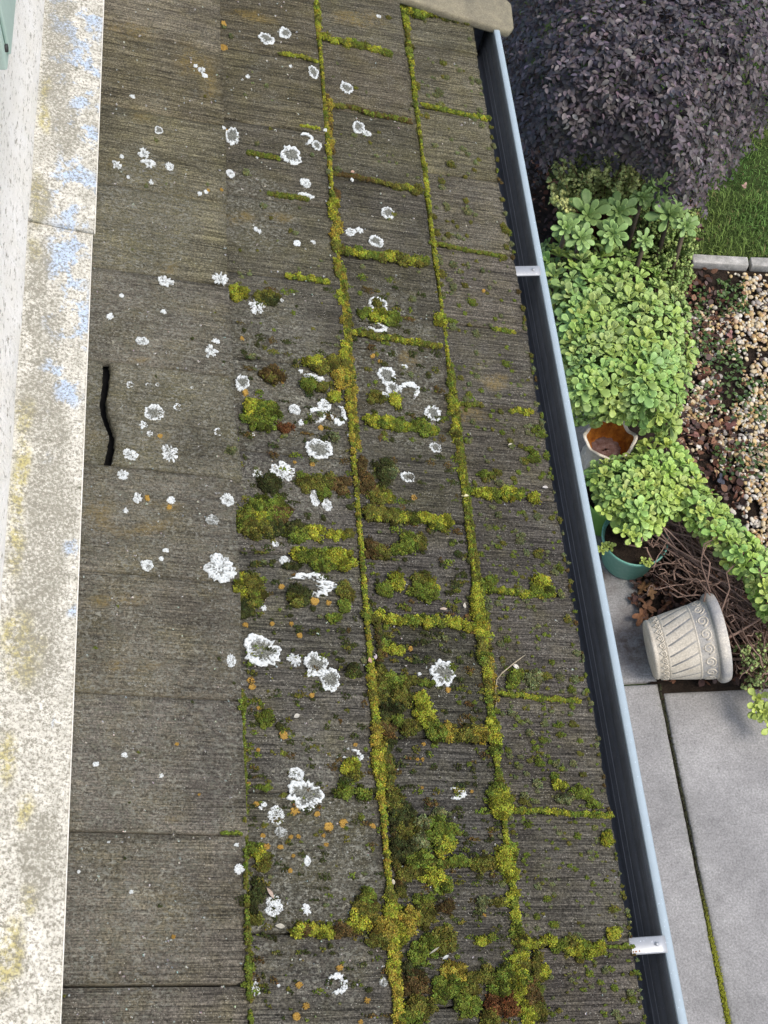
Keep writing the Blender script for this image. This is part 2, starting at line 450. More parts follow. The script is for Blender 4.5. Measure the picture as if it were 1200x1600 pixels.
DARK = [(310, 108, 40, 9), (293, 178, 20, 10), (160, 190, 16, 24), (300, 30, 40, 14), (720, 300, 30, 60), (600, 300, 60, 30), (820, 500, 16, 60), (650, 760, 50, 14), (610, 755, 40, 12),
        (320, 800, 50, 60), (320, 930, 60, 60), (320, 1100, 60, 70), (330, 1230, 60, 60), (330, 1420, 60, 90), (240, 1530, 90, 30), (310, 700, 50, 40), (160, 990, 14, 20), (160, 630, 12, 20),
        (500, 1000, 60, 60), (640, 1020, 40, 40), (650, 1290, 60, 40), (860, 1350, 60, 90), (880, 1560, 70, 60), (480, 1480, 70, 50), (830, 1180, 60, 50), (640, 930, 40, 40), (440, 700, 60, 40)]
CRUST = [(200, 620, 130, 300), (190, 1150, 110, 300), (200, 1430, 120, 160), (440, 650, 90, 200), (400, 330, 60, 60), (620, 570, 60, 120), (230, 330, 80, 90), (470, 1400, 90, 150), (340, 880, 40, 400), (500, 1350, 90, 200)]

J1 = [rfs(164 - .03875 * y, y)[1] for y in (43, 160, 284, 415, 560, 722, 890, 1080, 1298, 1541)]
def course_joints(vals, lo=-0.15, hi=2.75, step=.194):
    v = sorted(x * 1.0045 if vals is not J1 else x for x in vals)
    while v[0] > lo: v.insert(0, v[0] - step + rng.uniform(-.006, .006))
    while v[-1] < hi: v.append(v[-1] + step + rng.uniform(-.006, .006))
    return v
JN = [course_joints(J1),
      course_joints([2.235, 2.03, 1.835, 1.647, 1.458, 1.267, 1.078, .884, .691, .495]),
      course_joints([2.327, 2.125, 1.934, 1.736, 1.548, 1.355, 1.172, .981, .787, .595, .40]),
      course_joints([2.388, 2.189, 2.005, 1.806, 1.615, 1.432, 1.241, 1.053, .869, .679, .483])]

def shingle_patch(mb, sL, sR, u0, u1, ci, tone, ragged=0, h0=0.0, tilt=True, n=18, m=18, drop=TK):
    """one shingle: sL, sR are functions of u; top surface rises from -TK at the head to 0 at the butt"""
    U = np.linspace(u0, u1, m)
    L = np.array([sL(u) for u in U]); Rr = np.array([sR(u) for u in U])
    t = np.linspace(0, 1, n)
    Sg = L[:, None] + (Rr - L)[:, None] * t[None]
    Ug = np.repeat(U[:, None], n, 1)
    hd, bt = EXPO_TOP[ci], EDGE[ci + 1]
    Hh = -TK * (1 - (Sg - hd) / (bt - hd)) + h0
    Hh = Hh + .0009 * fbm(Sg * 25, Ug * 25, ci)
    # arris slightly worn
    e = np.minimum(np.minimum(Ug - u0, u1 - Ug) / .003, (Rr[:, None] - Sg) / .003)
    Hh = Hh - .0012 * np.clip(1 - e, 0, 1) ** 2
    top = np.stack([Sg, Ug, Hh], -1).reshape(-1, 3)
    idx = np.arange(m * n).reshape(m, n)
    F = [(idx[i, j], idx[i, j + 1], idx[i + 1, j + 1], idx[i + 1, j]) for i in range(m - 1) for j in range(n - 1)]
    loop = list(idx[0, :]) + list(idx[1:, -1]) + list(idx[-1, -2::-1]) + list(idx[-2:0:-1, 0])
    bot = top[loop].copy(); bot[:, 2] -= drop
    k = len(top); Lp = len(loop)
    F += [(loop[i], k + i, k + (i + 1) % Lp, loop[(i + 1) % Lp]) for i in range(Lp)]
    V = np.concatenate([top, bot])
    mb['V'].append(V); mb['F'] += [tuple(int(q) + mb['n'] for q in f) for f in F]; mb['n'] += len(V)
    mb['C'].append(np.broadcast_to(tone, (len(V), 3)))
    mb['M'].append(np.stack([blobmask(V[:, 0], V[:, 1], CRUST), blobmask(V[:, 0], V[:, 1], OCHRE), blobmask(V[:, 0], V[:, 1], DARK)], -1))

def tone_at(ci, u):
    """weathering: olive-brown towards the far hip, grey nearer"""
    w_ = np.clip((u - 1.25) / .9, 0, 1)
    grey = np.array([(.150, .143, .122), (.100, .097, .086), (.088, .086, .078), (.104, .099, .088)][ci])
    olive = np.array([(.158, .146, .110), (.126, .117, .090), (.120, .112, .088), (.146, .137, .106)][ci])
    c = (grey * (1 - w_) + olive * w_) * np.array([.90, .875, .805])
    return c * rng.uniform(.86, 1.14) * np.array([1, rng.uniform(.97, 1.02), rng.uniform(.93, 1.05)])

deck = MB()
roof = None
# the deck and the far hip face
hipA = np.array([1.10, 2.52])                          # where the hip meets the eave, in roof coordinates
d_h = np.array([-math.cos(TH) * 0 - 1 / math.cos(TH), 1.0]) ; d_h = d_h / np.linalg.norm(d_h)
hipB = hipA + d_h * 1.6
def prism(mb, poly, h0, h1, col=(1, 1, 1)):
    n_ = len(poly); V = [(p[0], p[1], h1) for p in poly] + [(p[0], p[1], h0) for p in poly]
    mb.add(V, [tuple(range(n_)), tuple(range(2 * n_ - 1, n_ - 1, -1))] + [(i, n_ + i, n_ + (i + 1) % n_, (i + 1) % n_) for i in range(n_)], col)
prism(deck, [(.16, -.6), (1.04, -.6), (1.06, 2.50), tuple(hipA - [.04, 0]), tuple(hipB), (.16, 3.6)], -.06, -.04)
roof = deck.build('roof', MAT['felt'], house, RM)
roof['label'] = 'roof slope of wood-grained shingles in four courses'
CRK_L = [rfs(x, y) for x, y in [(161, 562), (161, 590), (157, 613), (157, 643), (164, 663), (171, 683), (168, 700), (163, 723)]]
CRK_R = [rfs(x, y) for x, y in [(173, 562), (173, 590), (169, 613), (167, 633), (174, 658), (181, 677), (181, 700), (175, 723)]]
def crk(tab):
    us = [p[1] for p in tab][::-1]; ss = [p[0] for p in tab][::-1]
    return lambda u: float(np.interp(u, us, ss)) + .0028 * float(fbm(np.array(u * 140 + len(tab)), np.array(tab[0][0] * 300), 0, 4))
for ci in range(4):
    mb = dict(V=[], F=[], C=[], M=[], n=0)
    js = JN[ci]
    for k in range(len(js) - 1):
        gj = rng.uniform(.0018, .0032); u0, u1 = js[k] + gj, js[k + 1] - .0018
        um = (u0 + u1) / 2
        if ci == 3 and u0 > 2.5: continue
        # beyond the hip there is nothing
        sh = np.interp(um, [hipA[1], hipB[1]], [hipA[0], hipB[0]]) if um > hipA[1] else 9
        if sh < EXPO_TOP[ci] + .02: continue
        skew = rng.uniform(-.003, .003); off = rng.uniform(-.003, .003)
        if ci == 0 and abs(um - (J1[4] + J1[5]) / 2) < .02: off, skew = .006, -.008
        sd = rng.uniform(0, 50)
        if ci == 3:
            sR = lambda u, o=off, s_=skew, sd=sd, um=um: EDGE[4] + o + s_ * (u - um) / .1 + .0028 * float(fbm(np.array(u * 70 + sd), np.array(sd), 0, 4))
        else:
            sR = lambda u, o=off, s_=skew, sd=sd, um=um, ci=ci: EDGE[ci + 1] + o + s_ * (u - um) / .1 + .0009 * float(vnoise(np.array(u * 90 + sd), np.array(sd)))
        if sh < 2:
            sR0 = sR; sR = lambda u, f=sR0, sh=sh: min(f(u), sh)
        head = EXPO_TOP[ci] - .03
        tone = tone_at(ci, um)
        dh = rng.uniform(-.0012, .0012)
        if ci == 0 and abs(um - (J1[4] + J1[5]) / 2) < .02:
            shingle_patch(mb, lambda u: head, crk(CRK_L), u0, u1, ci, tone, h0=-.001, n=10, m=110, drop=.016)
            shingle_patch(mb, crk(CRK_R), sR, u0, u1, ci, tone * 1.03, n=18, m=110, h0=.001, drop=.016)
        else:
            shingle_patch(mb, lambda u: head, sR, u0, u1, ci, tone, h0=dh, m=44 if ci == 3 else 22)
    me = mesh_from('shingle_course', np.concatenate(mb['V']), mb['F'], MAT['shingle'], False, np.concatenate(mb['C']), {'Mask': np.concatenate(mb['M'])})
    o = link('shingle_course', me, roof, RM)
    o['label'] = ['uppermost shingle course, one shingle cracked along its length', 'second shingle course from the wall with most white lichen',
                  'third shingle course with moss-filled joints', 'lowest shingle course with ragged edge over the gutter'][ci]
# hip cap
cap = MB()
A_, B_, C_, D_ = [rf(*p) for p in ((600, -14), (777, 49), (803, 54), (797, 6))]
cc = [rf(*p) for p in ((560, -18), (640, 5), (700, 26), (777, 49), (797, 55), (803, 48), (799, 12), (790, 3), (740, -16), (640, -50), (560, -74))]
pl = [tuple(p) for p in cc]
prism(cap, [(p[0] - .006, p[1] - .006) for p in pl], -.006, .014)
for kq in range(1, 7): prism(cap, [(p[0] - .17 * kq - .006, p[1] + .163 * kq - .018) for p in pl], .008 - .010 * (kq % 2 == 0), .026 - .010 * (kq % 2 == 0))
o = cap.build('ridge_cap', MAT['cap_tile'], roof, RM); o['label'] = 'pale tapered hip cap tile at the far corner'
bv = o.modifiers.new('b', 'BEVEL'); bv.width = .005; bv.segments = 2
# far roof face beyond the hip: drops towards +Y
fr = MB()
pA = FOOT + SW * hipA[0] + YW * hipA[1] - RW * .02; pB = FOOT + SW * hipB[0] + YW * hipB[1] - RW * .02
pC = pB + np.array([-1.2, 0, 0]); pD = pA + np.array([-2.6, 0, 0])
fr.add([pA, pB, pC, pD] + [p - np.array([0, 0, .03]) for p in (pA, pB, pC, pD)], [(0, 1, 2, 3), (7, 6, 5, 4), (0, 4, 5, 1), (1, 5, 6, 2), (2, 6, 7, 3), (3, 7, 4, 0)])
fr.build('hip_face', MAT['cap_tile'], roof)

# --- flashing, two overlapping lengths
def flashing_piece(u0, u1, h, ds, name):
    n, m = 40, int((u1 - u0) / .012)
    s_ = np.linspace(.147, .2717 + ds, n); u = np.linspace(u0, u1, m)
    Sg, Ug = np.meshgrid(s_, u); Hh = h + .0015 * fbm(Sg * 9, Ug * 4) + (.2717 - Sg) * .02
    top = np.stack([Sg, Ug, Hh], -1)
    # hemmed free edge: a small rounded lip
    lip = np.stack([np.full(m, .2717 + ds + .0012), u, Hh[:, -1] - .0008], -1); lip2 = lip.copy(); lip2[:, 2] -= .008
    up = np.stack([np.full(m, .1465), u, Hh[:, 0] + .0], -1)
    V = np.concatenate([up[:, None], top, lip[:, None], lip2[:, None]], 1); nn = n + 3
    idx = np.arange(m * nn).reshape(m, nn)
    F = np.stack([idx[:-1, :-1], idx[:-1, 1:], idx[1:, 1:], idx[1:, :-1]], -1).reshape(-1, 4)
    V = V.reshape(-1, 3)
    e0 = len(V); ends = []
    for row in (0, m - 1):
        b = V[idx[row]].copy(); b[:, 2] -= .0025; ends.append(b)
    V2 = np.concatenate([V] + ends)
    F = F.tolist()
    for q, row in enumerate((0, m - 1)):
        for j in range(nn - 1): F.append((idx[row, j], idx[row, j + 1], e0 + q * nn + j + 1, e0 + q * nn + j))
    S_, U_ = V2[:, 0], V2[:, 1]
    SKY_REFL = [(120, 20, 50, 60), (120, 110, 50, 60), (130, 200, 45, 60), (115, 300, 45, 60), (110, 400, 40, 60), (115, 500, 40, 60), (90, 585, 30, 30), (75, 680, 20, 30), (105, 610, 25, 30), (110, 850, 12, 22), (110, 950, 10, 12), (90, 1110, 10, 14), (130, 1120, 4, 4)]
    YEL = [(72, 140, 9, 26), (68, 190, 10, 22), (60, 300, 13, 40), (55, 385, 10, 22), (38, 650, 16, 26), (33, 740, 14, 70), (28, 850, 14, 60), (30, 990, 22, 50), (45, 1020, 28, 40), (15, 1500, 20, 60), (40, 1270, 18, 30), (10, 1180, 16, 40), (45, 1400, 16, 30)]
    GRY = [(90, 40, 26, 60), (85, 120, 24, 60), (100, 200, 26, 50), (62, 300, 18, 40), (60, 420, 22, 60), (70, 520, 30, 60), (60, 620, 34, 60), (80, 700, 30, 80), (80, 800, 40, 90), (60, 900, 40, 90), (60, 1020, 40, 60), (60, 1350, 30, 80)]
    mk = np.stack([blobmask(S_, U_, SKY_REFL), blobmask(S_, U_, YEL), blobmask(S_, U_, GRY)], -1)
    me = mesh_from(name, V2, F, MAT['flashing'], False, None, {'Mask': mk})
    return link(name, me, house, RM)
ujoin = rf(145, 370)[1]
flashing_piece(-.5, ujoin + .03, .0045, -.0035, 'flashing')
flashing_piece(ujoin, 3.4, .0075, .0, 'flashing')
for ua, ub, hh_, ds_ in ((-.5, ujoin + .03, .0045, -.0035), (ujoin, 3.4, .0075, .0)):
    b = MB(); uu = np.linspace(ua, ub, 120); b.tube(np.stack([.2717 + ds_ + .0006 + 0 * uu, uu, hh_ + .0015 * fbm(.2717 * 9 + 0 * uu, uu * 4) + .0002], -1), .0010, 5)
    b.build('flashing_hem', MAT['hem_white'], house, RM)

# --- stucco wall above and below, with its flared foot
zb = float(CAM[2] - 1.7199)
wl = MB()
m = 260; ys = np.linspace(-.6, 3.6, m)
prof = [(.004, -.02), (.006, .004), (.007, .014), (-.004, .045), (-.0165, .10), (-.021, .16), (-.022, .30), (-.022, .9), (-.022, 2.2), (-.15, 2.2), (-.15, -.4)]
V = []
for k, (px_, pz_) in enumerate(prof):
    wob = .0022 * fbm(ys * 14, np.full(m, k * .9)) if k < 7 else 0 * ys
    V.append(np.stack([px_ + wob, ys, np.full(m, zb + pz_)], -1))
V = np.stack(V, 1); nn = len(prof); idx = np.arange(m * nn).reshape(m, nn)
F = np.stack([idx[:-1, :-1], idx[1:, :-1], idx[1:, 1:], idx[:-1, 1:]], -1).reshape(-1, 4)
me = mesh_from('wall', V.reshape(-1, 3), F, MAT['stucco'], True)
o = link('wall', me, house); o['label'] = 'bright white stucco wall with flared foot above the flashing'
# lower wall, fascia and soffit under the eave (seen from the side)
eav = FOOT + SW * 1.0815
ex, ez = float(eav[0]), float(eav[2])
lw = MB(); lw.box((ex - .46, 1.0, ez / 2 - .12), (.2, 3.2, ez - .25)); lw.build('lower_wall', MAT['exterior_wall'], house)
fs = MB(); fs.box((ex - .075, .96, ez - .105), (.02, 3.1, .15)); fs.box((ex - .22, .96, ez - .172), (.29, 3.1, .012))
fs.build('fascia', MAT['exterior_wall'], house)

# --- gutter
zl = ez - .010                                      # top of the outer lip
xl = CAM[0] + .5715                                 # inner line of the lip
def sweep(prof, y0, y1, mat, name, parent, n=60, thick=.0012, mitre=True):
    P = np.array(prof); mb = MB(); ys = np.linspace(y0, y1, n)
    V = []
    for i, y in enumerate(ys):
        for k_, p in enumerate(P):
            yy = y
            if i == n - 1 and mitre: yy = y1 + (p[0] - xl)
            V.append((p[0], yy, p[1] + .0006 * math.sin(y * 9)))
    k = len(P)
    F = [(i * k + j, i * k + j + 1, (i + 1) * k + j + 1, (i + 1) * k + j) for i in range(n - 1) for j in range(k - 1)]
    mb.add(V, F)
    o = mb.build(name, mat, parent)
    so_ = o.modifiers.new('s', 'SOLIDIFY'); so_.thickness = thick; so_.offset = 0
    return o
yc = 2.55
gp = [(xl - .105, zl + .012), (xl - .105, zl - .088), (xl - .055, zl - .090), (xl - .050, zl - .0885), (xl - .047, zl - .0905), (xl - .022, zl - .089), (xl - .018, zl - .080),
      (xl - .014, zl - .060), (xl - .0118, zl - .0575), (xl - .0115, zl - .054), (xl - .008, zl - .040), (xl - .0058, zl - .0375), (xl - .0055, zl - .034), (xl - .003, zl - .020), (xl - .0005, zl - .003)]
gut = sweep(gp, -.5, yc, MAT['gutter_inside'], 'gutter', house)
gut['label'] = 'dark blue-grey metal eave gutter channel'
lipo = sweep([(xl - .0006, zl - .006), (xl - .0006, zl), (xl + .0005, zl + .0012), (xl + .0105, zl + .001), (xl + .012, zl - .001), (xl + .012, zl - .012), (xl + .004, zl - .03), (xl - .004, zl - .06), (xl - .014, zl - .095)], -.5, yc + .002, MAT['gutter_lip'], 'gutter_lip', gut)
for q_, (bx_, bz_) in enumerate(((-.049, -.0885), (-.0160, -.070), (-.0118, -.0565))):  # pale tubes standing in for highlights along the gutter ridges
    b = MB(); yy_ = np.linspace(-.5, yc - .05, 90); b.tube(np.stack([xl + bx_ + .0003 * fbm(yy_ * 5, yy_ * 0 + q_), yy_, zl + bz_ + .0006 * np.sin(yy_ * 9)], -1), .0013, 5)
    b.build('gutter_highlight', MAT['galvanised'], gut)
# the return round the corner
rt = MB(); ks = len(gp); xs_ = np.linspace(0, 1, 24); V = []
for i, t in enumerate(xs_):
    for p in gp:
        off = p[0] - xl
        V.append((xl + off - t * 2.4 , yc + off, p[1]) if i else (xl + off, yc + off + .0005, p[1]))
rt.add(V, [(i * ks + j, i * ks + j + 1, (i + 1) * ks + j + 1, (i + 1) * ks + j) for i in range(23) for j in range(ks - 1)])
o = rt.build('gutter_return', MAT['gutter_inside'], gut); s2 = o.modifiers.new('s', 'SOLIDIFY'); s2.thickness = .0012; s2.offset = 0
mt = MB(); mt.tube([(xl - .002, yc - .004, zl - .02), (xl - .02, yc - .022, zl - .083), (xl - .1, yc - .102, zl - .085)], .0022, 6)
mt.build('mitre_seam', MAT['dark_metal'], gut)
for py, lab in ((424, 'galvanised strap across the gutter near the succulents'), (1477, 'galvanised strap across the near end of the gutter')):
    y_ = float(gz(820 if py < 900 else 1015, py, zl)[1]); b = MB()
    n = 10
    xsb = np.linspace(xl - .095, xl + .002, n)
    V = []
    for x in xsb:
        for (dy, dz) in ((-.0125, 0), (-.0105, .0018), (.0105, .0018), (.0125, 0), (.0125, -.0016), (-.0125, -.0016)):
            V.append((x, y_ + dy, zl + .0015 + dz))
    F = [(i * 6 + j, i * 6 + (j + 1) % 6, (i + 1) * 6 + (j + 1) % 6, (i + 1) * 6 + j) for i in range(n - 1) for j in range(6)] + [tuple(range(5, -1, -1)), tuple((n - 1) * 6 + j for j in range(6))]
    b.add(V, F)
    b.tube([(xl - .012, y_, zl + .003), (xl - .012, y_, zl + .006)], .003, 8)
    o = b.build('gutter_strap', MAT['galvanised'], gut); o['label'] = lab
    if py > 900:
        k_ = MB(); x_ = xl - .085
        for j_ in range(11):
            w2_ = float(rng.uniform(.001, .004)); k_.box((x_ + w2_ / 2, y_ - .0085 + float(rng.uniform(-.0005, .0005)), zl + .0036), (w2_, float(rng.uniform(.001, .0022)), .0004)); x_ += w2_ + float(rng.uniform(.001, .004))
        k_.build('printed_marks', MAT['orange_stain'], gut)

# --- mint cabinet on the wall
wbx = empty('wall_cabinet', (.028, 2.0, zb + .3), 'pale mint green metal box hung on the white stucco wall', 'metal box')
xw = .028
d = ray(14, 112); t = (xw - CAM[0]) / d[0]; pc = CAM + d * t
def rpoly(px, py, x):
    d = ray(px, py); return CAM + d * ((x - CAM[0]) / d[0])
c0 = rpoly(14.5, 111, xw)
b = MB(); L_, Hh_ = .9, .5
b.box((xw - .03, c0[1] + L_ / 2, c0[2] + Hh_ / 2), (.056, L_, Hh_))
o = b.build('box_body', MAT['mint_paint'], wbx); bv = o.modifiers.new('b', 'BEVEL'); bv.width = .004; bv.segments = 3
b = MB(); b.box((xw + .0015, c0[1] + L_ / 2 + .006, c0[2] + Hh_ / 2 + .006), (.006, L_ - .02, Hh_ - .02)); o = b.build('box_lid', MAT['mint_paint'], wbx)
bv = o.modifiers.new('b', 'BEVEL'); bv.width = .002; bv.segments = 2
b = MB(); p = rpoly(9, 75, xw + .005); b.tube([(xw + .004, p[1], p[2]), (xw + .008, p[1], p[2])], .006, 10); b.build('screw', MAT['dark_metal'], wbx)

# ================================================================== LICHENS
def lichen_mesh(rx, ry, style, seed, col_out, col_in, hh=.0022):
    r = np.random.default_rng(seed); big = max(rx, ry) > .009; nr, na = (24, 132) if big else (12, 48)
    a = np.arange(na) / na * 2 * math.pi; ox, oy = r.uniform(0, 50, 2); ca, sa = np.cos(a), np.sin(a)
    nl = int(r.integers(5, 9)); ph = r.uniform(0, 6.28)
    out = .92 + .18 * vnoise(ca * 1.5 + ox, sa * 1.5 + oy) + .14 * (1 - np.abs(vnoise(ca * 3.2 + ox, sa * 3.2 + oy)) * 2.4) + .05 * vnoise(ca * 8 + ox, sa * 8 + oy) + .02 * vnoise(ca * 22 + ox, sa * 22 + oy)
    if style == 'broken': out = out * (1 - .4 * np.clip(vnoise(ca * 3 + oy, sa * 3 + ox) * 5 - .5, 0, 1))
    q_ = np.linspace(0, 1, nr) ** .8
    V = []; K = []; open_a = r.uniform(2.2, 4.2)
    cell = 5.5 if big else 3.5
    for i, q in enumerate(q_):
        x = ca * q * out; y = sa * q * out
        n1 = vnoise(x * 3.2 + ox, y * 3.2 + oy, 2); n2 = vnoise(x * cell * 2.2 + ox, y * cell * 2.2 + oy, 5); n3 = vnoise(x * cell * 4.5 + oy, y * cell * 4.5 + ox, 7)
        rad_ = vnoise(a * 9 + ox, q * 2.5 + 0 * a, 3)           # radial folds
        h = hh * (.45 + .55 * q) * (1 + .55 * n2 + .35 * n3 + .3 * rad_ * q)
        if i == nr - 1: h = h * 0 - .001
        V.append(np.stack([x * rx, y * ry, h], -1))
        f = .55 * n1 + .5 * n2 + .35 * n3
        if style == 'ring': w0 = (q - .60) * 4.2 + f * 1.6 + .10
        elif style == 'crescent': w0 = (q - .38) * 4.2 + f * 1.4 - 3.4 * np.clip(np.cos(a - open_a) - .1, 0, 1)
        elif style == 'grey': w0 = .2 + f
        elif not big: w0 = 1.25 + f * 1.2
        else: w0 = .85 + f * 1.3 + (q - .6) * .8
        wgt = np.clip(w0, 0, 1)[:, None]
        inn = np.array(col_in) * (1 + .9 * np.clip(n3, -1, 1)[:, None])
        K.append((np.array(col_out) * wgt + inn * (1 - wgt)) * (1 + .16 * n2[:, None] + .10 * rad_[:, None]))
    V = np.concatenate(V); K = np.concatenate(K)
    idx = np.arange(nr * na).reshape(nr, na)
    F = np.stack([idx[:-1], idx[1:], np.roll(idx[1:], -1, 1), np.roll(idx[:-1], -1, 1)], -1).reshape(-1, 4)
    if style == 'crescent':
        lum = K[:, 0][F].mean(1); F = F[lum > .27]
    return V, F, np.clip(K, 0, 1)
WH, GRI = (.62, .66, .665), (.15, .155, .135)
def put_on_roof(name, V, F, K, px, py, mat, rot=0.0, h=.0):
    s, u = rfs(px, py)
    me = mesh_from(name, V, F, mat, True, K)
    mtx = roofm(s, u, surf_h(s, u) + h) @ Matrix.Rotation(rot, 4, 'Z')
    return link(name, me, None, mtx)
course_name = ['uppermost', 'second', 'third', 'lowest']
def course_of(px, py):
    s = rf(px, py)[0]
    for ci in range(4):
        if s < EDGE[ci + 1] + .001: return ci
    return 3
NAMED = [ # px, py, rx, ry, style, label
 (241, 646, 16, 14, 'ring', 'round white lichen rosette just right of the crack in the shingle'),
 (204, 711, 13, 9, 'solid', 'white lichen patch right beside the lower tip of the crack'),
 (265, 709, 14, 15, 'broken', 'broken white lichen cluster below the round rosette by the crack'),
 (343, 888, 23, 22, 'solid', 'large double white lichen spreading over the edge of the uppermost course'),
 (355, 780, 12, 10, 'solid', 'plain white lichen disc at the edge of the uppermost course, above the large double one'),
 (344, 437, 12, 11, 'broken', 'ragged white lichen at the edge of the uppermost course beside the highest bright moss tuft'),
 (328, 549, 12, 10, 'broken', 'forked white lichen on the uppermost course left of the step in its edge'),
 (259, 440, 13, 8, 'broken', 'white lichen pair on the uppermost course beside an ochre stain'),
 (248, 204, 7, 6, 'ring', 'small white ring lichen highest on the uppermost course'),
 (222, 533, 10, 6, 'solid', 'white lichen smudge above the crack in the shingle'),
 (232, 256, 11, 7, 'broken', 'white lichen cluster in the middle of the far group on the uppermost course'),
 (225, 240, 9, 8, 'broken', 'white lichen with a notch just above the far group on the uppermost course'),
 (182, 258, 8, 8, 'broken', 'white lichen nearest the flashing in the far group'),
 (230, 883, 10, 9, 'solid', 'white lichen disc alone in the middle of the uppermost course'),
 (332, 813, 11, 8, 'grey', 'faded grey lichen below the plain white disc on the uppermost course'),
 (373, 1358, 9, 9, 'solid', 'square white lichen at the near edge of the uppermost course'),
 (361, 1033, 7, 11, 'solid', 'upright white lichen at the uppermost course edge beside the largest lichen'),
 (416, 61, 12, 8, 'ring', 'twin white ring lichen on the second course nearest the top'),
 (445, 52, 10, 9, 'ring', 'white ring lichen to the right of the twin at the top of the second course'),
 (490, 113, 9, 9, 'ring', 'grey-centred lichen beside the seam moss near the top of the second course'),
 (363, 213, 12, 15, 'ring', 'grey-centred lichen under the uppermost course edge near the top'),
 (454, 242, 17, 15, 'ring', 'large grey-centred lichen with wavy white rim near the top of the second course'),
 (478, 216, 10, 9, 'crescent', 'white hook-shaped lichen above the wavy one near the top'),
 (495, 227, 8, 7, 'ring', 'small oval ring lichen next to the white hook'),
 (478, 286, 8, 7, 'solid', 'solid white lichen dot above the mossy joint of the second course'),
 (478, 307, 12, 5, 'solid', 'flat white lichen lying on the mossy joint of the second course'),
 (402, 480, 14, 13, 'broken', 'shattered white lichen between two dark moss cushions on the second course'),
 (378, 599, 12, 14, 'ring', 'grey and white lichen beside the step in the uppermost course edge'),
 (489, 592, 18, 8, 'solid', 'white lichen arch on top of a double moss cushion'),
 (507, 634, 11, 10, 'solid', 'white lichen plate left of the seam below the double moss cushion'),
 (496, 650, 13, 11, 'crescent', 'lichen crescent open to the left below the white plate'),
 (530, 650, 13, 16, 'crescent', 'lichen crescent touching the seam moss'),
 (460, 640, 10, 7, 'solid', 'small white lichen left of the lichen crescents'),
 (498, 702, 21, 15, 'ring', 'frilled white lichen fan above a small green tuft'),
 (440, 738, 20, 16, 'broken', 'crumbling white lichen group on the second course above the brown moss'),
 (402, 742, 9, 8, 'broken', 'crumbling lichen scrap at the left of the crumbling group'),
 (492, 778, 8, 13, 'solid', 'tall white lichen left of the seam between two moss masses'),
 (511, 790, 8, 9, 'solid', 'white lichen spot right of the tall one, left of the seam'),
 (486, 912, 38, 18, 'crescent', 'big white lichen crescent under the widest moss cushion'),
 (445, 876, 9, 8, 'solid', 'white lichen patch at the upper left of the big crescent'),
 (408, 1018, 32, 26, 'ring', 'largest white lichen, grey in the middle, spreading across the second course'),
 (460, 1031, 11, 10, 'broken', 'white lichen bridge between the largest lichen and its neighbour'),
 (493, 1040, 19, 20, 'ring', 'grey-centred lichen in the middle of the chain'),
 (516, 1063, 18, 18, 'ring', 'lowest lichen of the chain, with moss in its centre'),
 (552, 1181, 17, 11, 'crescent', 'white lichen arch over a round moss cushion by the seam'),
 (463, 1209, 13, 11, 'solid', 'white lichen cap directly above the large near rosette'),
 (478, 1242, 30, 25, 'ring', 'large frilled white rosette near the bottom of the second course'),
 (431, 1274, 13, 15, 'solid', 'solid white lichen plate to the lower left of the large frilled rosette'),
 (438, 1300, 10, 9, 'grey', 'faded grey lichen under the solid white plate'),
 (480, 1345, 6, 10, 'solid', 'narrow white lichen between orange dots near the bottom'),
 (428, 1416, 14, 17, 'solid', 'white lichen with a pale fallen leaf on top, near the bottom'),
 (478, 1422, 8, 10, 'broken', 'broken lichen right of the one under the pale leaf'),
 (525, 1538, 16, 17, 'crescent', 'white lichen hook under a bright orange dot at the bottom'),
 (398, 1545, 9, 12, 'broken', 'scrappy white lichen by the thick edge moss at the bottom'),
 (599, 1535, 7, 8, 'grey', 'dull grey lichen left of the seam at the bottom'),
 (541, 138, 10, 10, 'ring', 'white ring lichen highest on the third course'),
 (560, 199, 10, 9, 'ring', 'white and grey lichen under the second mossy joint of the third course'),
 (573, 209, 7, 5, 'solid', 'small white lichen touching the lower right of the white and grey one'),
 (606, 333, 11, 9, 'ring', 'white lichen alone in the middle of the third course'),
 (548, 363, 9, 6, 'solid', 'white lichen nearest the seam above the thick bright joint moss'),
 (562, 360, 6, 5, 'broken', 'white lichen scrap just right of the one nearest the seam'),
 (587, 377, 11, 9, 'ring', 'white lichen right above the thick bright joint moss'),
 (590, 476, 16, 14, 'ring', 'ring lichen filled with green moss on the third course'),
 (590, 512, 16, 7, 'crescent', 'thin white lichen arc under the moss-filled ring'),
 (603, 588, 15, 16, 'ring', 'upper left of the tangled ring lichens on the third course'),
 (612, 606, 12, 11, 'ring', 'middle of the tangled ring lichens on the third course'),
 (641, 610, 17, 13, 'crescent', 'right-hand curl of the tangled ring lichens on the third course'),
 (600, 619, 12, 6, 'solid', 'low white strip under the tangled ring lichens'),
 (677, 646, 14, 11, 'ring', 'clean oval lichen ring close to the lower edge of the third course'),
 (680, 700, 9, 8, 'ring', 'faint small lichen ring below the clean oval ring'),
 (638, 746, 11, 9, 'ring', 'white lichen right of a round green pellet on the third course'),
 (693, 1052, 20, 23, 'ring', 'big upright oval lichen with grey centre alone on the third course'),
 (713, 1240, 14, 10, 'crescent', 'comb-like white lichen low on the third course'),
]
for i, (px, py, rx, ry, st, lab) in enumerate(NAMED):
    k = pxscale(px, py); sd = 100 + i
    V, F, K = lichen_mesh(rx * k[0], ry * k[1], st, sd, WH, GRI, .0012 + .00006 * min(rx, 25))
    tag(put_on_roof('lichen', V, F, K, px, py, MAT['lichen'], 0), lab, 'lichen', 'white lichens on the shingles')
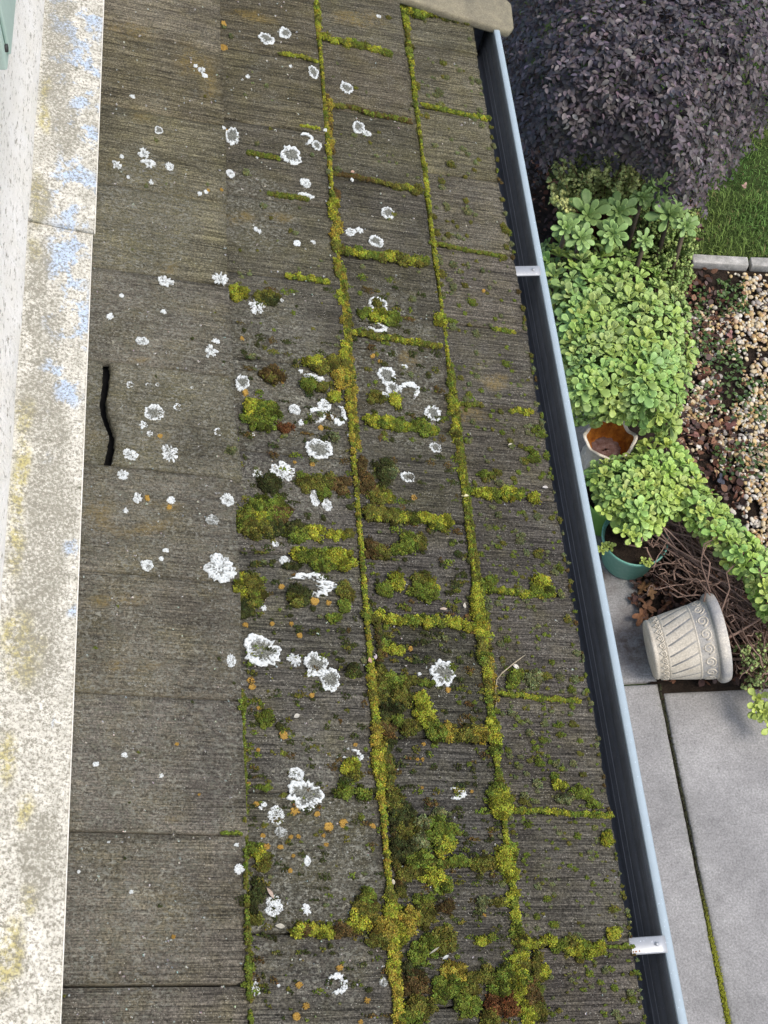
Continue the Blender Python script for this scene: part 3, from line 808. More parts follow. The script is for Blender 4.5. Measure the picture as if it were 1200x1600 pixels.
SMALL = [(265, 260, 7), (190, 245, 4), (207, 151, 5), (190, 462, 4), (255, 487, 5), (172, 495, 6), (203, 601, 7), (232, 602, 5), (246, 601, 4), (277, 637, 7), (224, 664, 8), (234, 678, 5), (340, 675, 7), (192, 742, 10), (215, 778, 8),
 (268, 782, 7), (196, 798, 5), (259, 860, 5), (252, 873, 4), (229, 1072, 4), (195, 1180, 6), (150, 1194, 6), (252, 1212, 4), (315, 110, 6), (320, 118, 5), (306, 103, 4), (300, 606, 3), (322, 300, 4), (312, 303, 4), (236, 285, 4), (200, 277, 3), (337, 533, 6), (170, 1316, 3), (123, 1362, 3), (205, 1393, 4), (370, 1320, 4),
 (464, 380, 6), (490, 378, 4), (470, 661, 5), (430, 850, 6), (402, 245, 3), (387, 120, 4), (454, 104, 3), (592, 26, 4), (632, 573, 5), (360, 272, 7), (550, 281, 3), (508, 203, 3), (412, 1257, 5), (407, 1263, 4), (440, 470, 3), (395, 680, 4), (470, 580, 4), (575, 785, 3), (382, 950, 4), (412, 950, 5), (545, 680, 3), (655, 1053, 3), (400, 358, 4), (405, 362, 4), (435, 1540, 3), (350, 200, 3)]
rs = np.random.default_rng(5)
for i, (px, py, r) in enumerate(SMALL):
    k = pxscale(px, py); ci = course_of(px, py)
    V, F, K = lichen_mesh(r * k[0], r * k[1] * rs.uniform(.7, 1.05), 'broken' if i % 3 else 'solid', 300 + i, WH, GRI, .0012)
    tag(put_on_roof('lichen_fleck', V, F, K, px, py, MAT['lichen'], rs.uniform(-.3, .3)), 'tiny white lichen fleck on the %s shingle course' % course_name[ci], 'lichen', 'tiny white lichen flecks on the %s shingle course' % course_name[ci])
ORANGE = [(349, 38, 5), (349, 75, 7), (352, 205, 4), (378, 530, 5), (501, 669, 5), (441, 596, 5), (383, 614, 6), (488, 726, 5), (529, 612, 4), (429, 732, 4), (646, 778, 6), (582, 557, 5), (593, 565, 4), (460, 723, 4), (491, 940, 8), (513, 942, 5),
 (440, 917, 6), (392, 1064, 8), (394, 1074, 7), (377, 1080, 5), (487, 1087, 5), (404, 1107, 5), (443, 1149, 8), (403, 1172, 4), (555, 1164, 4), (388, 1225, 4), (400, 1257, 6), (460, 1268, 9), (495, 1272, 6), (535, 1286, 9), (513, 1292, 9), (582, 1291, 6), (700, 1078, 5), (640, 1014, 5),
 (425, 975, 4), (455, 975, 4), (468, 993, 5), (383, 977, 6), (454, 1308, 5), (466, 1308, 5), (438, 1324, 6), (509, 1320, 5), (505, 1306, 4), (458, 1338, 4), (453, 1361, 5), (531, 1513, 8), (467, 1539, 7), (478, 1572, 7), (463, 1588, 8), (574, 1563, 6), (563, 1597, 5), (417, 1323, 6), (410, 1306, 5),
 (660, 1187, 4), (652, 1187, 3), (659, 1231, 3), (737, 1237, 3), (756, 1430, 4), (755, 455, 3), (311, 1242, 3), (276, 1163, 4), (271, 1464, 4), (250, 682, 5), (230, 778, 6), (264, 793, 5), (346, 297, 3), (325, 298, 3), (661, 1163, 4)]
for i, (px, py, r) in enumerate(ORANGE):
    k = pxscale(px, py); ci = course_of(px, py)
    V, F, K = lichen_mesh(r * .85 * k[0], r * .85 * k[1] * rs.uniform(.75, 1.05), 'broken' if i % 2 else 'solid', 500 + i, (.40, .255, .065), (.15, .11, .04), .0024)
    tag(put_on_roof('orange_lichen', V, F, K, px, py, MAT['lichen'], rs.uniform(-.4, .4)), 'little orange lichen tuft on the %s shingle course' % course_name[ci], 'lichen', 'little orange lichens on the %s shingle course' % course_name[ci])

# ================================================================== MOSS
TONES = dict(bright=(.27, .29, .035), green=(.130, .170, .028), olive=(.130, .132, .028), dark=(.050, .060, .020), brown=(.105, .075, .028), pale=(.15, .17, .075), gold=(.29, .24, .04), rust=(.125, .055, .022))
def moss_blobs(blobs, rr, gsz=.0013, dome=True):
    """blobs: px, py, rx, ry (photo pixels), height in mm, tone -> V,F,K in roof coordinates"""
    parts = []; ex = []
    for (px, py, rx, ry, hmm, tone) in blobs:
        if dome and max(rx, ry) > 8.5:
            ex.append((px, py, rx * .86, ry * .86, hmm * .62, tone, 0., 1.))
            ar = rx * ry; r0 = min(6.2, min(rx, ry) * .62)
            for _ in range(int(ar / (r0 * r0) * 2.3) + 3):
                q = rr.random() ** .5 * .95; t = rr.uniform(0, 6.283); r_ = r0 * rr.uniform(.55, 1.25)
                ex.append((px + rx * q * math.cos(t), py + ry * q * math.sin(t), r_ * rr.uniform(.9, 1.2), r_ * rr.uniform(.8, 1.1), r_ * .95, tone, hmm * .62 * math.sqrt(max(0, 1 - q * q)) - .8, rr.choice([.4, .7, 1., 1.3], p=[.2, .25, .35, .2])))
        else: ex.append((px, py, rx, ry, hmm, tone, 0., rr.uniform(.8, 1.2)))
    for (px, py, rx, ry, hmm, tone, lift, lum) in ex:
        s, u = rfs(px, py); k = pxscale(px, py); a, b = rx * k[0], ry * k[1]; h = hmm / 1000.
        base = surf_h(s, u) + max(0, lift) / 1000.; c0 = np.array(TONES[tone]) * lum
        ox, oy = rr.uniform(0, 50, 2)
        if dome:
            T, TF = (ICO3, ICO3F) if max(a, b) > .012 else (ICO2, ICO2F) if max(a, b) > .004 else (ICO1, ICO1F)
            V = T.copy()
            dn = .90 + .34 * fbm(V[:, 0] * 2.2 + ox, V[:, 1] * 2.2 + oy, 1) + .16 * vnoise(V[:, 0] * 7 + ox, V[:, 1] * 7 + oy, V[:, 2] * 3)
            V = V * dn[:, None] * np.array([a, b, h]) * .93
            V[:, 2] = np.maximum(V[:, 2], -.002)
            sh = .75 + .25 * np.clip(T[:, 2], 0, 1)
            K = (c0 * (.5 if max(a, b) > .006 else .8) + np.array([.02, .016, .008])) * (.6 + .5 * rr.random(len(V)))[:, None]
            parts.append((V + [s, u, base], TF, np.clip(K, 0, 1)))
        n = int(math.pi * a * b / (gsz * 1.35) ** 2 * 1.0) + 3
        n = min(n, 6000)
        q = np.sqrt(rr.random(n)) * rr.uniform(.92, 1.12, n); t = rr.random(n) * 2 * math.pi
        x, y = q * np.cos(t), q * np.sin(t)
        edge = 1 + .55 * fbm(np.cos(t) * 2 + ox, np.sin(t) * 2 + oy) + .2 * vnoise(np.cos(t) * 7 + ox, np.sin(t) * 7 + oy)
        x, y = x * edge, y * edge
        clump = fbm(x * a / .007 + ox, y * b / .007 + oy, 9)
        if max(a, b) > .010:
            kp = clump + rr.normal(0, .12, n) > -.30 - .25 * (q < .5); x, y, q, t, clump = x[kp], y[kp], q[kp], t[kp], clump[kp]; n = len(x)
        z = h * np.sqrt(np.clip(1 - (q / 1.1) ** 2, .02, 1)) * (1 + .18 * fbm(x * 2.5 + ox, y * 2.5 + oy, 3)) + .0028 * clump * min(1, h / .006)
        P = np.stack([x * a + s, y * b + u, base + z * .93], -1)
        nrm = np.stack([x / max(a, 1e-4), y / max(b, 1e-4), (z + .0005) / max(h, .001) ** 2 + 0 * x], -1)
        nrm = nrm / np.linalg.norm(nrm, axis=1)[:, None] + rr.normal(0, .25, (n, 3))
        B = basis(nrm, rr.uniform(0, 6.28, n))
        sz = gsz * rr.uniform(.45, 1.15, n)
        A = B * np.stack([sz, sz * rr.uniform(.6, 1, n), sz * rr.uniform(.9, 1.8, n)], -1)[:, None, :]
        var = (rr.uniform(.68, 1.35, n) * (1 + .5 * clump))[:, None] * (1 + rr.normal(0, .09, (n, 3)))
        hue = fbm(x * 1.4 + oy, y * 1.4 + ox, 6)[:, None]
        K = c0 * var * np.array([1 + .35, 1, .9]) ** np.clip(hue, -1, 1)
        parts.append(inst(ICO0, ICO0F, A, P, K))
    return merge(parts)
def moss_obj(name, blobs, label, cat='moss', group=None, kind=None, seed=1, gsz=.0013, dome=True):
    rr = np.random.default_rng(seed)
    V, F, K = moss_blobs(blobs, rr, gsz, dome)
    s = np.mean([rf(b[0], b[1]) for b in blobs], axis=0)
    V = V - np.array([s[0], s[1], 0])
    me = mesh_from(name, V, F, MAT['moss'], True, K)
    o = link(name, me, None, roofm(s[0], s[1], 0))
    return tag(o, label, cat, group, kind)
def line_blobs(pts, w0, w1, h, tones, rr, step=.55, jit=.3):
    """a run of small cushions along a photo polyline"""
    P = np.array(pts, float); L = np.concatenate([[0], np.cumsum(np.linalg.norm(np.diff(P, axis=0), axis=1))])
    out = []; t = 0
    while t < L[-1]:
        x = np.interp(t, L, P[:, 0]); y = np.interp(t, L, P[:, 1])
        w = rr.uniform(w0, w1) if not callable(w0) else w0(x, y) * rr.uniform(.7, 1.25)
        tone = tones[rr.integers(len(tones))]
        el = rr.uniform(.8, 1.5)
        dx = np.interp(min(t + 1, L[-1]), L, P[:, 0]) - np.interp(max(t - 1, 0), L, P[:, 0]); dy = np.interp(min(t + 1, L[-1]), L, P[:, 1]) - np.interp(max(t - 1, 0), L, P[:, 1])
        horiz = abs(dx) > abs(dy)
        rx, ry = (w * el, w) if horiz else (w, w * el)
        out.append((x + rr.normal(0, w * jit) * (not horiz), y + rr.normal(0, w * jit) * horiz, rx, ry, h * w / ((w0(x, y) if callable(w0) else (w0 + w1) / 2)) * rr.uniform(.8, 1.2), tone))
        t += w * step * 1.5
    return out
rr = np.random.default_rng(11)
# the three seams along the course edges
def wi(tab):
    ys = [a for a, _ in tab]; ws = [b for _, b in tab]
    return lambda x, y: .8 * float(np.interp(y, ys, ws))
seam2 = []
xs2 = lambda y: 491 + .0825 * y
def seg(xf, y0, y1, wf, h, tones, dx=0, jit=.3):
    return line_blobs([(xf(y) + dx, y) for y in np.arange(y0, y1 + 1, 10)], wf, 0, h, tones, rr, jit=jit)
w2 = wi([(0, 6), (50, 6), (62, 3.5), (150, 3), (165, 6), (225, 4.5), (290, 3.5), (310, 8), (400, 7), (530, 6), (540, 9), (620, 6), (740, 4), (800, 4.5), (1000, 4.5), (1060, 6), (1180, 8), (1260, 5), (1380, 5), (1400, 10), (1500, 9), (1600, 8)])
seam2 += seg(xs2, 0, 1600, w2, 5, ['bright', 'bright', 'bright', 'olive', 'green', 'gold'], 2, .12)
seam2 += seg(xs2, 150, 240, w2, 4, ['gold', 'brown'], 8) + seg(xs2, 305, 400, w2, 5, ['brown', 'gold', 'olive'], 4) + seg(xs2, 420, 700, wi([(420, 6), (700, 6)]), 5, ['olive', 'green', 'gold'], 9)
seam2 += seg(xs2, 1040, 1290, wi([(1040, 6), (1180, 10), (1290, 5)]), 6, ['bright', 'bright', 'gold'], 2) + seg(xs2, 1460, 1600, wi([(1460, 9), (1600, 9)]), 6, ['bright', 'gold'], 0)
seam2 += seg(xs2, 980, 1400, wi([(980, 6), (1400, 8)]), 5, ['brown', 'olive', 'dark'], 18)
moss_obj('seam_moss', seam2, 'long yellow-green moss seam between the second and third shingle courses', group='moss seams along the course edges', seed=21)
xs3 = lambda y: 629 + .123 * y
w3 = wi([(0, 8), (25, 8), (60, 3), (80, 7), (95, 7), (105, 3), (140, 4.5), (240, 2.6), (290, 6), (305, 4), (360, 4), (410, 5), (440, 1.5), (480, 3), (500, 7), (530, 3), (570, 3.5), (600, 6), (640, 7), (700, 8), (760, 4), (880, 4), (890, 2), (920, 8), (990, 13), (1010, 10), (1090, 6), (1130, 9), (1150, 16), (1170, 9), (1200, 4), (1240, 13), (1265, 13), (1280, 4), (1320, 6), (1340, 12), (1360, 9), (1440, 7), (1470, 15), (1500, 12), (1560, 9), (1600, 10)])
moss_obj('seam_moss', seg(xs3, 0, 1600, w3, 6, ['bright', 'bright', 'green', 'olive'], 0, .12) + seg(xs3, 960, 1100, wi([(960, 7), (1100, 6)]), 6, ['olive', 'gold', 'brown'], 8) + seg(xs3, 570, 1000, wi([(570, 3), (1000, 5)]), 4, ['olive', 'green'], 6),
         'lumpy green moss seam between the third and lowest shingle courses', group='moss seams along the course edges', seed=22)
xs1 = lambda y: float(np.interp(y, [800, 1000, 1200, 1300, 1450, 1600], [369, 373, 379, 380.5, 384, 389]))
w1f = wi([(1080, 2.5), (1140, 3.5), (1230, 4.5), (1290, 3), (1400, 4.5), (1500, 7), (1560, 6), (1600, 5)])
moss_obj('seam_moss', seg(xs1, 1080, 1568, w1f, 5, ['green', 'green', 'olive'], 2, .15) + seg(xs1, 1580, 1600, w1f, 5, ['green'], 2), 'thin green moss seam under the near end of the uppermost course edge', group='moss seams along the course edges', seed=23)

# moss filling the joints between shingles of a course
JO = [
 ([(500, 57), (530, 66), (575, 75), (612, 86)], (3.5, 5.5), 5, ['olive', 'green', 'bright'], 'mossy joint nearest the top of the third course'),
 ([(517, 165), (545, 168), (590, 180), (640, 190)], (2.5, 4), 4, ['olive', 'brown', 'green'], 'mossy joint above the small white and grey lichen on the third course'),
 ([(517, 271), (560, 278), (610, 288)], (2.2, 3.2), 4, ['brown', 'olive'], 'brownish mossy joint with a pale seed on the third course'),
 ([(617, 291), (640, 295), (657, 300)], (4, 7), 6, ['bright', 'olive'], 'bright moss lump closing the brownish joint at the third course edge'),
 ([(524, 388), (560, 396), (620, 404), (668, 410)], (5, 7.5), 7, ['bright', 'green', 'olive'], 'thickest bright joint moss on the far third course'),
 ([(537, 517), (590, 527), (640, 535), (688, 543)], (3.8, 5), 5, ['green', 'bright', 'olive'], 'even green joint moss below the moss-filled ring lichen'),
 ([(577, 659), (620, 664), (660, 670), (684, 674)], (4.5, 9), 8, ['green', 'bright'], 'thick joint moss swelling like a caterpillar left of the clean oval ring'),
 ([(575, 805), (610, 808), (650, 813), (697, 818)], (6, 10), 8, ['green', 'olive', 'bright'], 'broad joint moss across the middle of the third course'),
 ([(573, 965), (620, 970), (660, 968), (740, 980)], (5, 9), 7, ['olive', 'green', 'bright'], 'joint moss above the big upright oval lichen'),
 ([(680, 1150), (720, 1150), (770, 1148)], (5, 15), 10, ['olive', 'green', 'gold'], 'joint moss ending in a heavy cushion below the oval lichen'),
 ([(640, 1352), (700, 1350), (775, 1350)], (5, 8), 6, ['olive', 'green'], 'ragged joint moss near the bottom of the third course'),
 ([(660, 165), (690, 172), (730, 181), (765, 187)], (2.2, 3.6), 4, ['green', 'bright'], 'thin bright joint moss near the top of the lowest course'),
 ([(672, 380), (720, 390), (790, 402)], (1.5, 3), 3, ['green', 'olive'], 'faint moss thread in a joint of the lowest course'),
 ([(770, 515), (805, 520)], (2.2, 3.8), 4, ['bright', 'green'], 'short moss strip at the far eave end of a joint'),
 ([(693, 500), (712, 503)], (2.2, 3), 3, ['green'], 'short moss strip beside a bright seam lump'),
 ([(700, 628), (730, 633), (752, 633)], (2, 4), 4, ['green', 'olive'], 'wispy joint moss beside the seam in the lowest course'),
 ([(800, 641), (833, 645)], (3, 4.5), 4, ['bright', 'green'], 'moss strip at the ragged eave edge, upper middle'),
 ([(727, 767), (760, 772), (790, 775), (818, 774)], (2, 7.5), 6, ['green', 'bright'], 'joint moss with two round lumps on the lowest course'),
 ([(750, 922), (790, 925), (835, 930), (866, 930)], (3.5, 6), 6, ['bright', 'green'], 'even joint moss ending in a tall lump on the lowest course'),
 ([(763, 1082), (810, 1087), (850, 1092), (905, 1097)], (2.5, 4.2), 4, ['green', 'bright'], 'long low joint moss beside the fallen twig'),
 ([(800, 1267), (850, 1268), (900, 1272), (955, 1276)], (2.5, 5.5), 5, ['bright', 'green'], 'long joint moss reaching the gutter on the near lowest course'),
 ([(817, 1474), (860, 1473)], (5, 9), 7, ['olive', 'bright'], 'olive moss bank right of the seam near the bottom'),
 ([(880, 1478), (936, 1480)], (9, 12), 8, ['olive', 'bright', 'green'], 'blocky moss bank in the middle of the near lowest course'),
 ([(940, 1479), (988, 1480)], (1.5, 2.6), 3, ['green'], 'moss thread reaching the near gutter strap'),
 ([(437, 84), (465, 88), (496, 97)], (1.8, 3), 3, ['olive', 'bright'], 'highest moss thread on the second course'),
 ([(469, 196), (500, 202)], (1.4, 2.2), 2.5, ['bright'], 'short bright moss thread right above the white hook lichen'),
 ([(421, 304), (450, 308), (480, 312)], (2, 4), 4, ['green', 'olive'], 'moss thread under the flat white lichen'),
 ([(447, 432), (478, 436), (515, 441)], (2, 5), 4, ['bright', 'green'], 'moss strip left of the seam on the second course'),
 ([(387, 240), (412, 244), (437, 250)], (2.5, 4.5), 4, ['olive', 'green'], 'three small moss lumps in a row beside the large grey-centred lichen'),
 ([(345, 1302), (378, 1303)], (1.2, 3), 3, ['green'], 'moss thread in a joint of the uppermost course at its edge'),
 ([(378, 1540), (386, 1540)], (2, 3), 3, ['green'], 'tiny moss plug in the nearest joint of the uppermost course'),
 ([(465, 1456), (520, 1455), (560, 1455)], (5, 11), 7, ['olive', 'brown', 'bright'], 'moss bank in the near joint of the second course'),
 ([(640, 15), (655, 18), (685, 22)], (7, 9), 9, ['bright', 'green'], 'bright moss lump against the hip cap tile'),
 ([(690, 28), (728, 34)], (3, 4), 4, ['dark', 'olive'], 'dark moss strip under the hip cap tile'),
]
for i, (pts, (a, b), h, tn, lab) in enumerate(JO):
    moss_obj('joint_moss', line_blobs(pts, a, b, h, tn, rr), lab, 'moss', 'moss filling the joints between shingles', seed=60 + i)

CUSH = [  # individually recognisable cushions
 ([(408, 654, 30, 24, 14, 'green'), (395, 645, 18, 16, 12, 'bright')], 'big round green moss mound on the second course, largest single cushion'),
 ([(424, 588, 18, 13, 9, 'brown'), (420, 592, 10, 8, 9, 'olive')], 'brown-tipped moss tuft above the big round mound'),
 ([(446, 669, 14, 7, 5, 'rust')], 'flat rust-coloured moss at the right foot of the big round mound'),
 ([(372, 461, 15, 11, 9, 'bright'), (365, 456, 7, 8, 9, 'green')], 'bright moss tuft growing from under the uppermost course edge'),
 ([(415, 464, 20, 8, 6, 'olive'), (420, 470, 14, 8, 6, 'dark')], 'dark moss patch right of the highest bright tuft'),
 ([(480, 603, 12, 10, 9, 'green'), (500, 606, 10, 9, 8, 'olive')], 'double green moss cushion capped by a white lichen arch'),
 ([(521, 621, 9, 7, 6, 'bright')], 'small yellow moss button below the double cushion'),
 ([(522, 684, 8, 7, 8, 'pale')], 'pale round moss pellet left of the seam'),
 ([(610, 741, 9, 9, 9, 'pale')], 'pale round moss pellet right of the seam'),
 ([(520, 575, 38, 12, 8, 'olive'), (500, 568, 26, 9, 7, 'bright'), (535, 590, 16, 18, 8, 'gold')], 'wide yellow moss apron leaning on the seam above the white lichen arch'),
 ([(591, 496, 12, 10, 9, 'bright'), (612, 500, 13, 9, 8, 'green'), (569, 490, 10, 7, 6, 'green'), (588, 474, 9, 6, 5, 'olive')], 'green moss clump between the ring lichen and the thin white arc'),
 ([(616, 628, 9, 10, 8, 'bright'), (588, 622, 14, 8, 6, 'olive')], 'moss clump under the tangled ring lichens'),
 ([(415, 800, 36, 24, 9, 'green'), (400, 820, 34, 22, 9, 'olive'), (440, 826, 30, 16, 8, 'dark'), (385, 810, 22, 20, 7, 'green'), (435, 805, 24, 12, 8, 'brown'), (405, 812, 16, 12, 10, 'bright')], 'broad dark moss carpet at the left of the second course'),
 ([(462, 835, 22, 12, 9, 'green'), (492, 833, 14, 10, 8, 'bright'), (525, 838, 16, 7, 7, 'bright'), (545, 836, 10, 6, 7, 'olive')], 'line of moss cushions running from the dark carpet to the seam'),
 ([(490, 872, 34, 12, 11, 'green'), (530, 877, 24, 17, 12, 'bright'), (505, 885, 16, 14, 11, 'green'), (465, 868, 14, 8, 8, 'bright'), (455, 885, 14, 6, 6, 'dark')], 'widest moss cushion, sitting inside the big white crescent'),
 ([(390, 925, 22, 26, 8, 'olive'), (376, 915, 10, 22, 8, 'bright'), (400, 935, 10, 10, 7, 'green'), (380, 955, 14, 16, 5, 'dark')], 'moss mass below the large double lichen at the uppermost course edge'),
 ([(466, 932, 17, 16, 9, 'dark'), (462, 940, 12, 10, 9, 'olive')], 'dark brown moss ball under the big white crescent'),
 ([(540, 930, 12, 18, 7, 'olive'), (538, 948, 8, 10, 7, 'green'), (523, 965, 12, 7, 6, 'green')], 'moss trail left of the seam below the widest cushion'),
 ([(600, 740, 18, 22, 6, 'dark'), (575, 760, 14, 18, 6, 'brown'), (590, 775, 20, 14, 6, 'olive'), (605, 780, 10, 8, 7, 'bright'), (565, 735, 8, 18, 6, 'brown')], 'dark and rusty moss fringe right of the seam in the middle of the roof'),
 ([(500, 752, 24, 14, 7, 'olive'), (530, 760, 16, 12, 7, 'brown'), (505, 770, 12, 9, 7, 'green')], 'brownish moss bank left of the seam between lichens'),
 ([(420, 756, 20, 12, 7, 'dark'), (475, 758, 12, 10, 6, 'olive'), (470, 745, 8, 8, 6, 'green')], 'dark moss lump under the crumbling white lichens'),
 ([(620, 912, 13, 14, 12, 'bright'), (600, 925, 12, 10, 10, 'green'), (660, 925, 22, 18, 13, 'green'), (655, 905, 18, 10, 9, 'olive'), (672, 918, 10, 10, 12, 'bright')], 'pair of tall moss domes on the third course above the long joint moss'),
 ([(640, 850, 18, 16, 7, 'green'), (655, 845, 9, 12, 7, 'olive'), (625, 860, 20, 7, 6, 'green'), (595, 865, 14, 10, 7, 'olive'), (580, 860, 12, 14, 7, 'brown')], 'scattered green moss lumps right of the seam opposite the widest cushion'),
 ([(592, 1075, 14, 34, 8, 'olive'), (612, 1068, 20, 14, 9, 'green'), (625, 1090, 16, 16, 9, 'olive'), (610, 1110, 20, 18, 8, 'dark'), (600, 1140, 16, 12, 7, 'brown'), (636, 1066, 18, 8, 7, 'olive'), (665, 1068, 12, 6, 6, 'green')], 'dense moss field right of the seam below the long joint moss'),
 ([(662, 1120, 18, 20, 14, 'bright'), (655, 1095, 10, 12, 10, 'bright'), (672, 1140, 14, 14, 13, 'green'), (640, 1140, 14, 12, 11, 'olive'), (690, 1140, 8, 8, 8, 'green'), (620, 1128, 10, 8, 8, 'green')], 'tallest yellow-green moss hump on the third course'),
 ([(545, 1200, 14, 14, 11, 'bright'), (552, 1210, 12, 9, 9, 'olive'), (540, 1218, 10, 6, 6, 'dark')], 'round moss cushion under a white lichen arch by the seam'),
 ([(537, 1238, 12, 10, 9, 'green'), (567, 1241, 12, 10, 9, 'green')], 'two matching green moss cushions side by side left of the seam'),
 ([(552, 1050, 12, 11, 8, 'dark'), (550, 1055, 8, 7, 8, 'green')], 'dark green moss cushion touching the seam beside the lichen chain'),
 ([(684, 1305, 24, 28, 15, 'green'), (690, 1320, 16, 18, 14, 'bright'), (664, 1290, 12, 12, 12, 'pale'), (655, 1315, 14, 12, 13, 'pale'), (680, 1275, 10, 9, 9, 'pale')], 'large smooth moss mound with pale domes on the near third course'),
 ([(625, 1275, 20, 22, 7, 'dark'), (640, 1300, 22, 20, 8, 'olive'), (625, 1330, 22, 20, 8, 'dark'), (650, 1345, 24, 18, 9, 'green'), (675, 1372, 18, 16, 9, 'bright'), (690, 1385, 14, 12, 7, 'green'), (615, 1250, 14, 20, 6, 'olive'), (640, 1365, 22, 12, 8, 'olive')], 'dark moss carpet right of the seam around the large smooth mound'),
 ([(636, 1445, 16, 24, 12, 'gold'), (620, 1462, 16, 16, 11, 'bright'), (640, 1430, 14, 12, 11, 'gold')], 'golden moss crest right on the seam junction near the bottom'),
 ([(572, 1420, 20, 24, 10, 'olive'), (560, 1440, 22, 16, 10, 'bright'), (575, 1405, 14, 16, 9, 'green'), (600, 1455, 20, 22, 11, 'gold'), (590, 1470, 20, 14, 10, 'olive')], 'yellowish moss bank left of the golden crest'),
 ([(665, 1430, 18, 22, 9, 'olive'), (690, 1470, 20, 22, 9, 'olive'), (665, 1480, 22, 16, 9, 'green'), (660, 1410, 16, 12, 8, 'green'), (695, 1420, 12, 10, 7, 'brown'), (650, 1500, 14, 12, 8, 'green')], 'broken olive moss carpet right of the golden crest'),
 ([(708, 1520, 20, 16, 11, 'gold'), (735, 1540, 16, 20, 11, 'olive'), (700, 1540, 26, 18, 10, 'green'), (728, 1572, 22, 18, 13, 'green'), (690, 1555, 18, 14, 9, 'green')], 'rounded green moss hummock at the bottom of the third course'),
 ([(645, 1540, 22, 26, 9, 'brown'), (655, 1575, 24, 20, 9, 'olive'), (640, 1590, 20, 16, 8, 'green'), (640, 1515, 14, 14, 8, 'dark')], 'brown-green moss mat against the near end of the seam'),
 ([(758, 1522, 14, 14, 10, 'olive'), (785, 1530, 16, 22, 11, 'green'), (805, 1520, 16, 24, 9, 'bright'), (785, 1570, 26, 24, 9, 'rust'), (765, 1590, 20, 14, 9, 'olive'), (780, 1548, 18, 10, 12, 'green'), (810, 1560, 10, 26, 12, 'bright')], 'reddish-brown moss hollow ringed by green at the bottom edge of the third course'),
 ([(838, 1510, 10, 22, 8, 'olive'), (830, 1550, 12, 24, 8, 'brown'), (838, 1580, 10, 20, 8, 'olive'), (845, 1520, 8, 14, 8, 'bright')], 'upright strip of moss tufts at the bottom of the lowest course'),
 ([(778, 1255, 16, 24, 12, 'bright'), (776, 1240, 14, 12, 11, 'green'), (783, 1270, 12, 12, 12, 'bright')], 'bright upright moss block on the near lower seam'),
 ([(804, 1060, 12, 10, 9, 'green'), (832, 1062, 10, 12, 9, 'pale'), (798, 1070, 10, 6, 6, 'green'), (850, 1058, 10, 5, 5, 'olive')], 'moss pair on the lowest course beside the twig'),
 ([(872, 1228, 11, 8, 9, 'bright'), (881, 1250, 13, 9, 8, 'pale'), (898, 1238, 10, 8, 7, 'green'), (914, 1243, 10, 8, 7, 'green'), (928, 1258, 10, 7, 7, 'green'), (866, 1214, 8, 7, 6, 'green'), (838, 1225, 8, 7, 6, 'pale')], 'cluster of seven moss pellets above the near joint moss'),
 ([(946, 1315, 11, 10, 10, 'bright'), (948, 1302, 6, 6, 7, 'green')], 'bright moss pellet at the near eave edge'),
 ([(957, 1462, 11, 9, 9, 'bright'), (965, 1452, 8, 5, 5, 'green')], 'bright moss pellet above the near gutter strap'),
 ([(843, 915, 14, 12, 11, 'bright'), (852, 922, 10, 10, 11, 'green'), (838, 925, 10, 9, 10, 'green')], 'tall double moss lump at the eave end of a joint'),
 ([(762, 912, 12, 9, 8, 'green'), (756, 920, 12, 9, 7, 'green')], 'rounded moss knob at the seam end of the same joint'),
 ([(832, 780, 10, 9, 7, 'bright')], 'moss knob at the eave right of two round lumps'),
 ([(790, 773, 15, 10, 8, 'bright'), (809, 774, 8, 7, 8, 'green')], 'two round bright moss lumps in the middle joint of the lowest course'),
 ([(756, 742, 12, 6, 6, 'green'), (768, 745, 6, 6, 5, 'olive')], 'flat moss pair above the two round lumps'),
 ([(833, 716, 8, 9, 7, 'green'), (828, 703, 6, 5, 5, 'green'), (853, 714, 5, 5, 5, 'green')], 'moss pellets at the eave above a ragged notch'),
 ([(403, 1336, 9, 9, 8, 'bright'), (412, 1346, 14, 14, 7, 'olive'), (395, 1325, 12, 10, 6, 'green')], 'lime-green moss pellet among dark moss beside the uppermost course edge'),
 ([(400, 1395, 10, 24, 7, 'dark'), (396, 1410, 10, 20, 6, 'dark'), (398, 1437, 10, 9, 5, 'olive')], 'dark upright moss patch left of the lichen with a pale leaf'),
 ([(752, 1412, 9, 10, 8, 'pale'), (775, 1410, 18, 6, 6, 'olive'), (790, 1411, 6, 6, 6, 'bright')], 'small moss chain left of the near lower seam'),
 ([(750, 1472, 12, 9, 8, 'bright'), (768, 1466, 8, 7, 6, 'green')], 'bright star-shaped moss tuft on the near third course'),
 ([(755, 1350, 14, 12, 8, 'olive'), (785, 1345, 14, 22, 11, 'bright'), (795, 1330, 8, 10, 9, 'green')], 'moss knot where the ragged joint meets the lower seam'),
 ([(615, 1017, 18, 7, 6, 'bright'), (628, 1014, 8, 5, 6, 'olive'), (602, 1005, 12, 6, 5, 'green')], 'yellow moss bar above the dense moss field'),
 ([(413, 1127, 10, 14, 7, 'green'), (405, 1120, 8, 8, 5, 'olive'), (437, 1135, 8, 8, 4, 'dark')], 'small green moss patch on the second course below the lichen chain'),
 ([(380, 1105, 6, 16, 5, 'green'), (378, 1085, 4, 8, 5, 'olive')], 'upright moss tuft under the uppermost course edge'),
 ([(357, 706, 9, 7, 8, 'pale')], 'lone round moss pellet at the edge of the uppermost course'),
 ([(414, 1232, 12, 5, 5, 'green')], 'flat green moss tuft with a stray hair on the second course'),
 ([(684, 500, 6, 13, 8, 'bright')], 'tall bright moss drop on the lower seam'),
]
for i, (bl, lab) in enumerate(CUSH):
    moss_obj('moss_cushion', bl, lab, 'moss', 'moss cushions on the shingles', seed=200 + i)

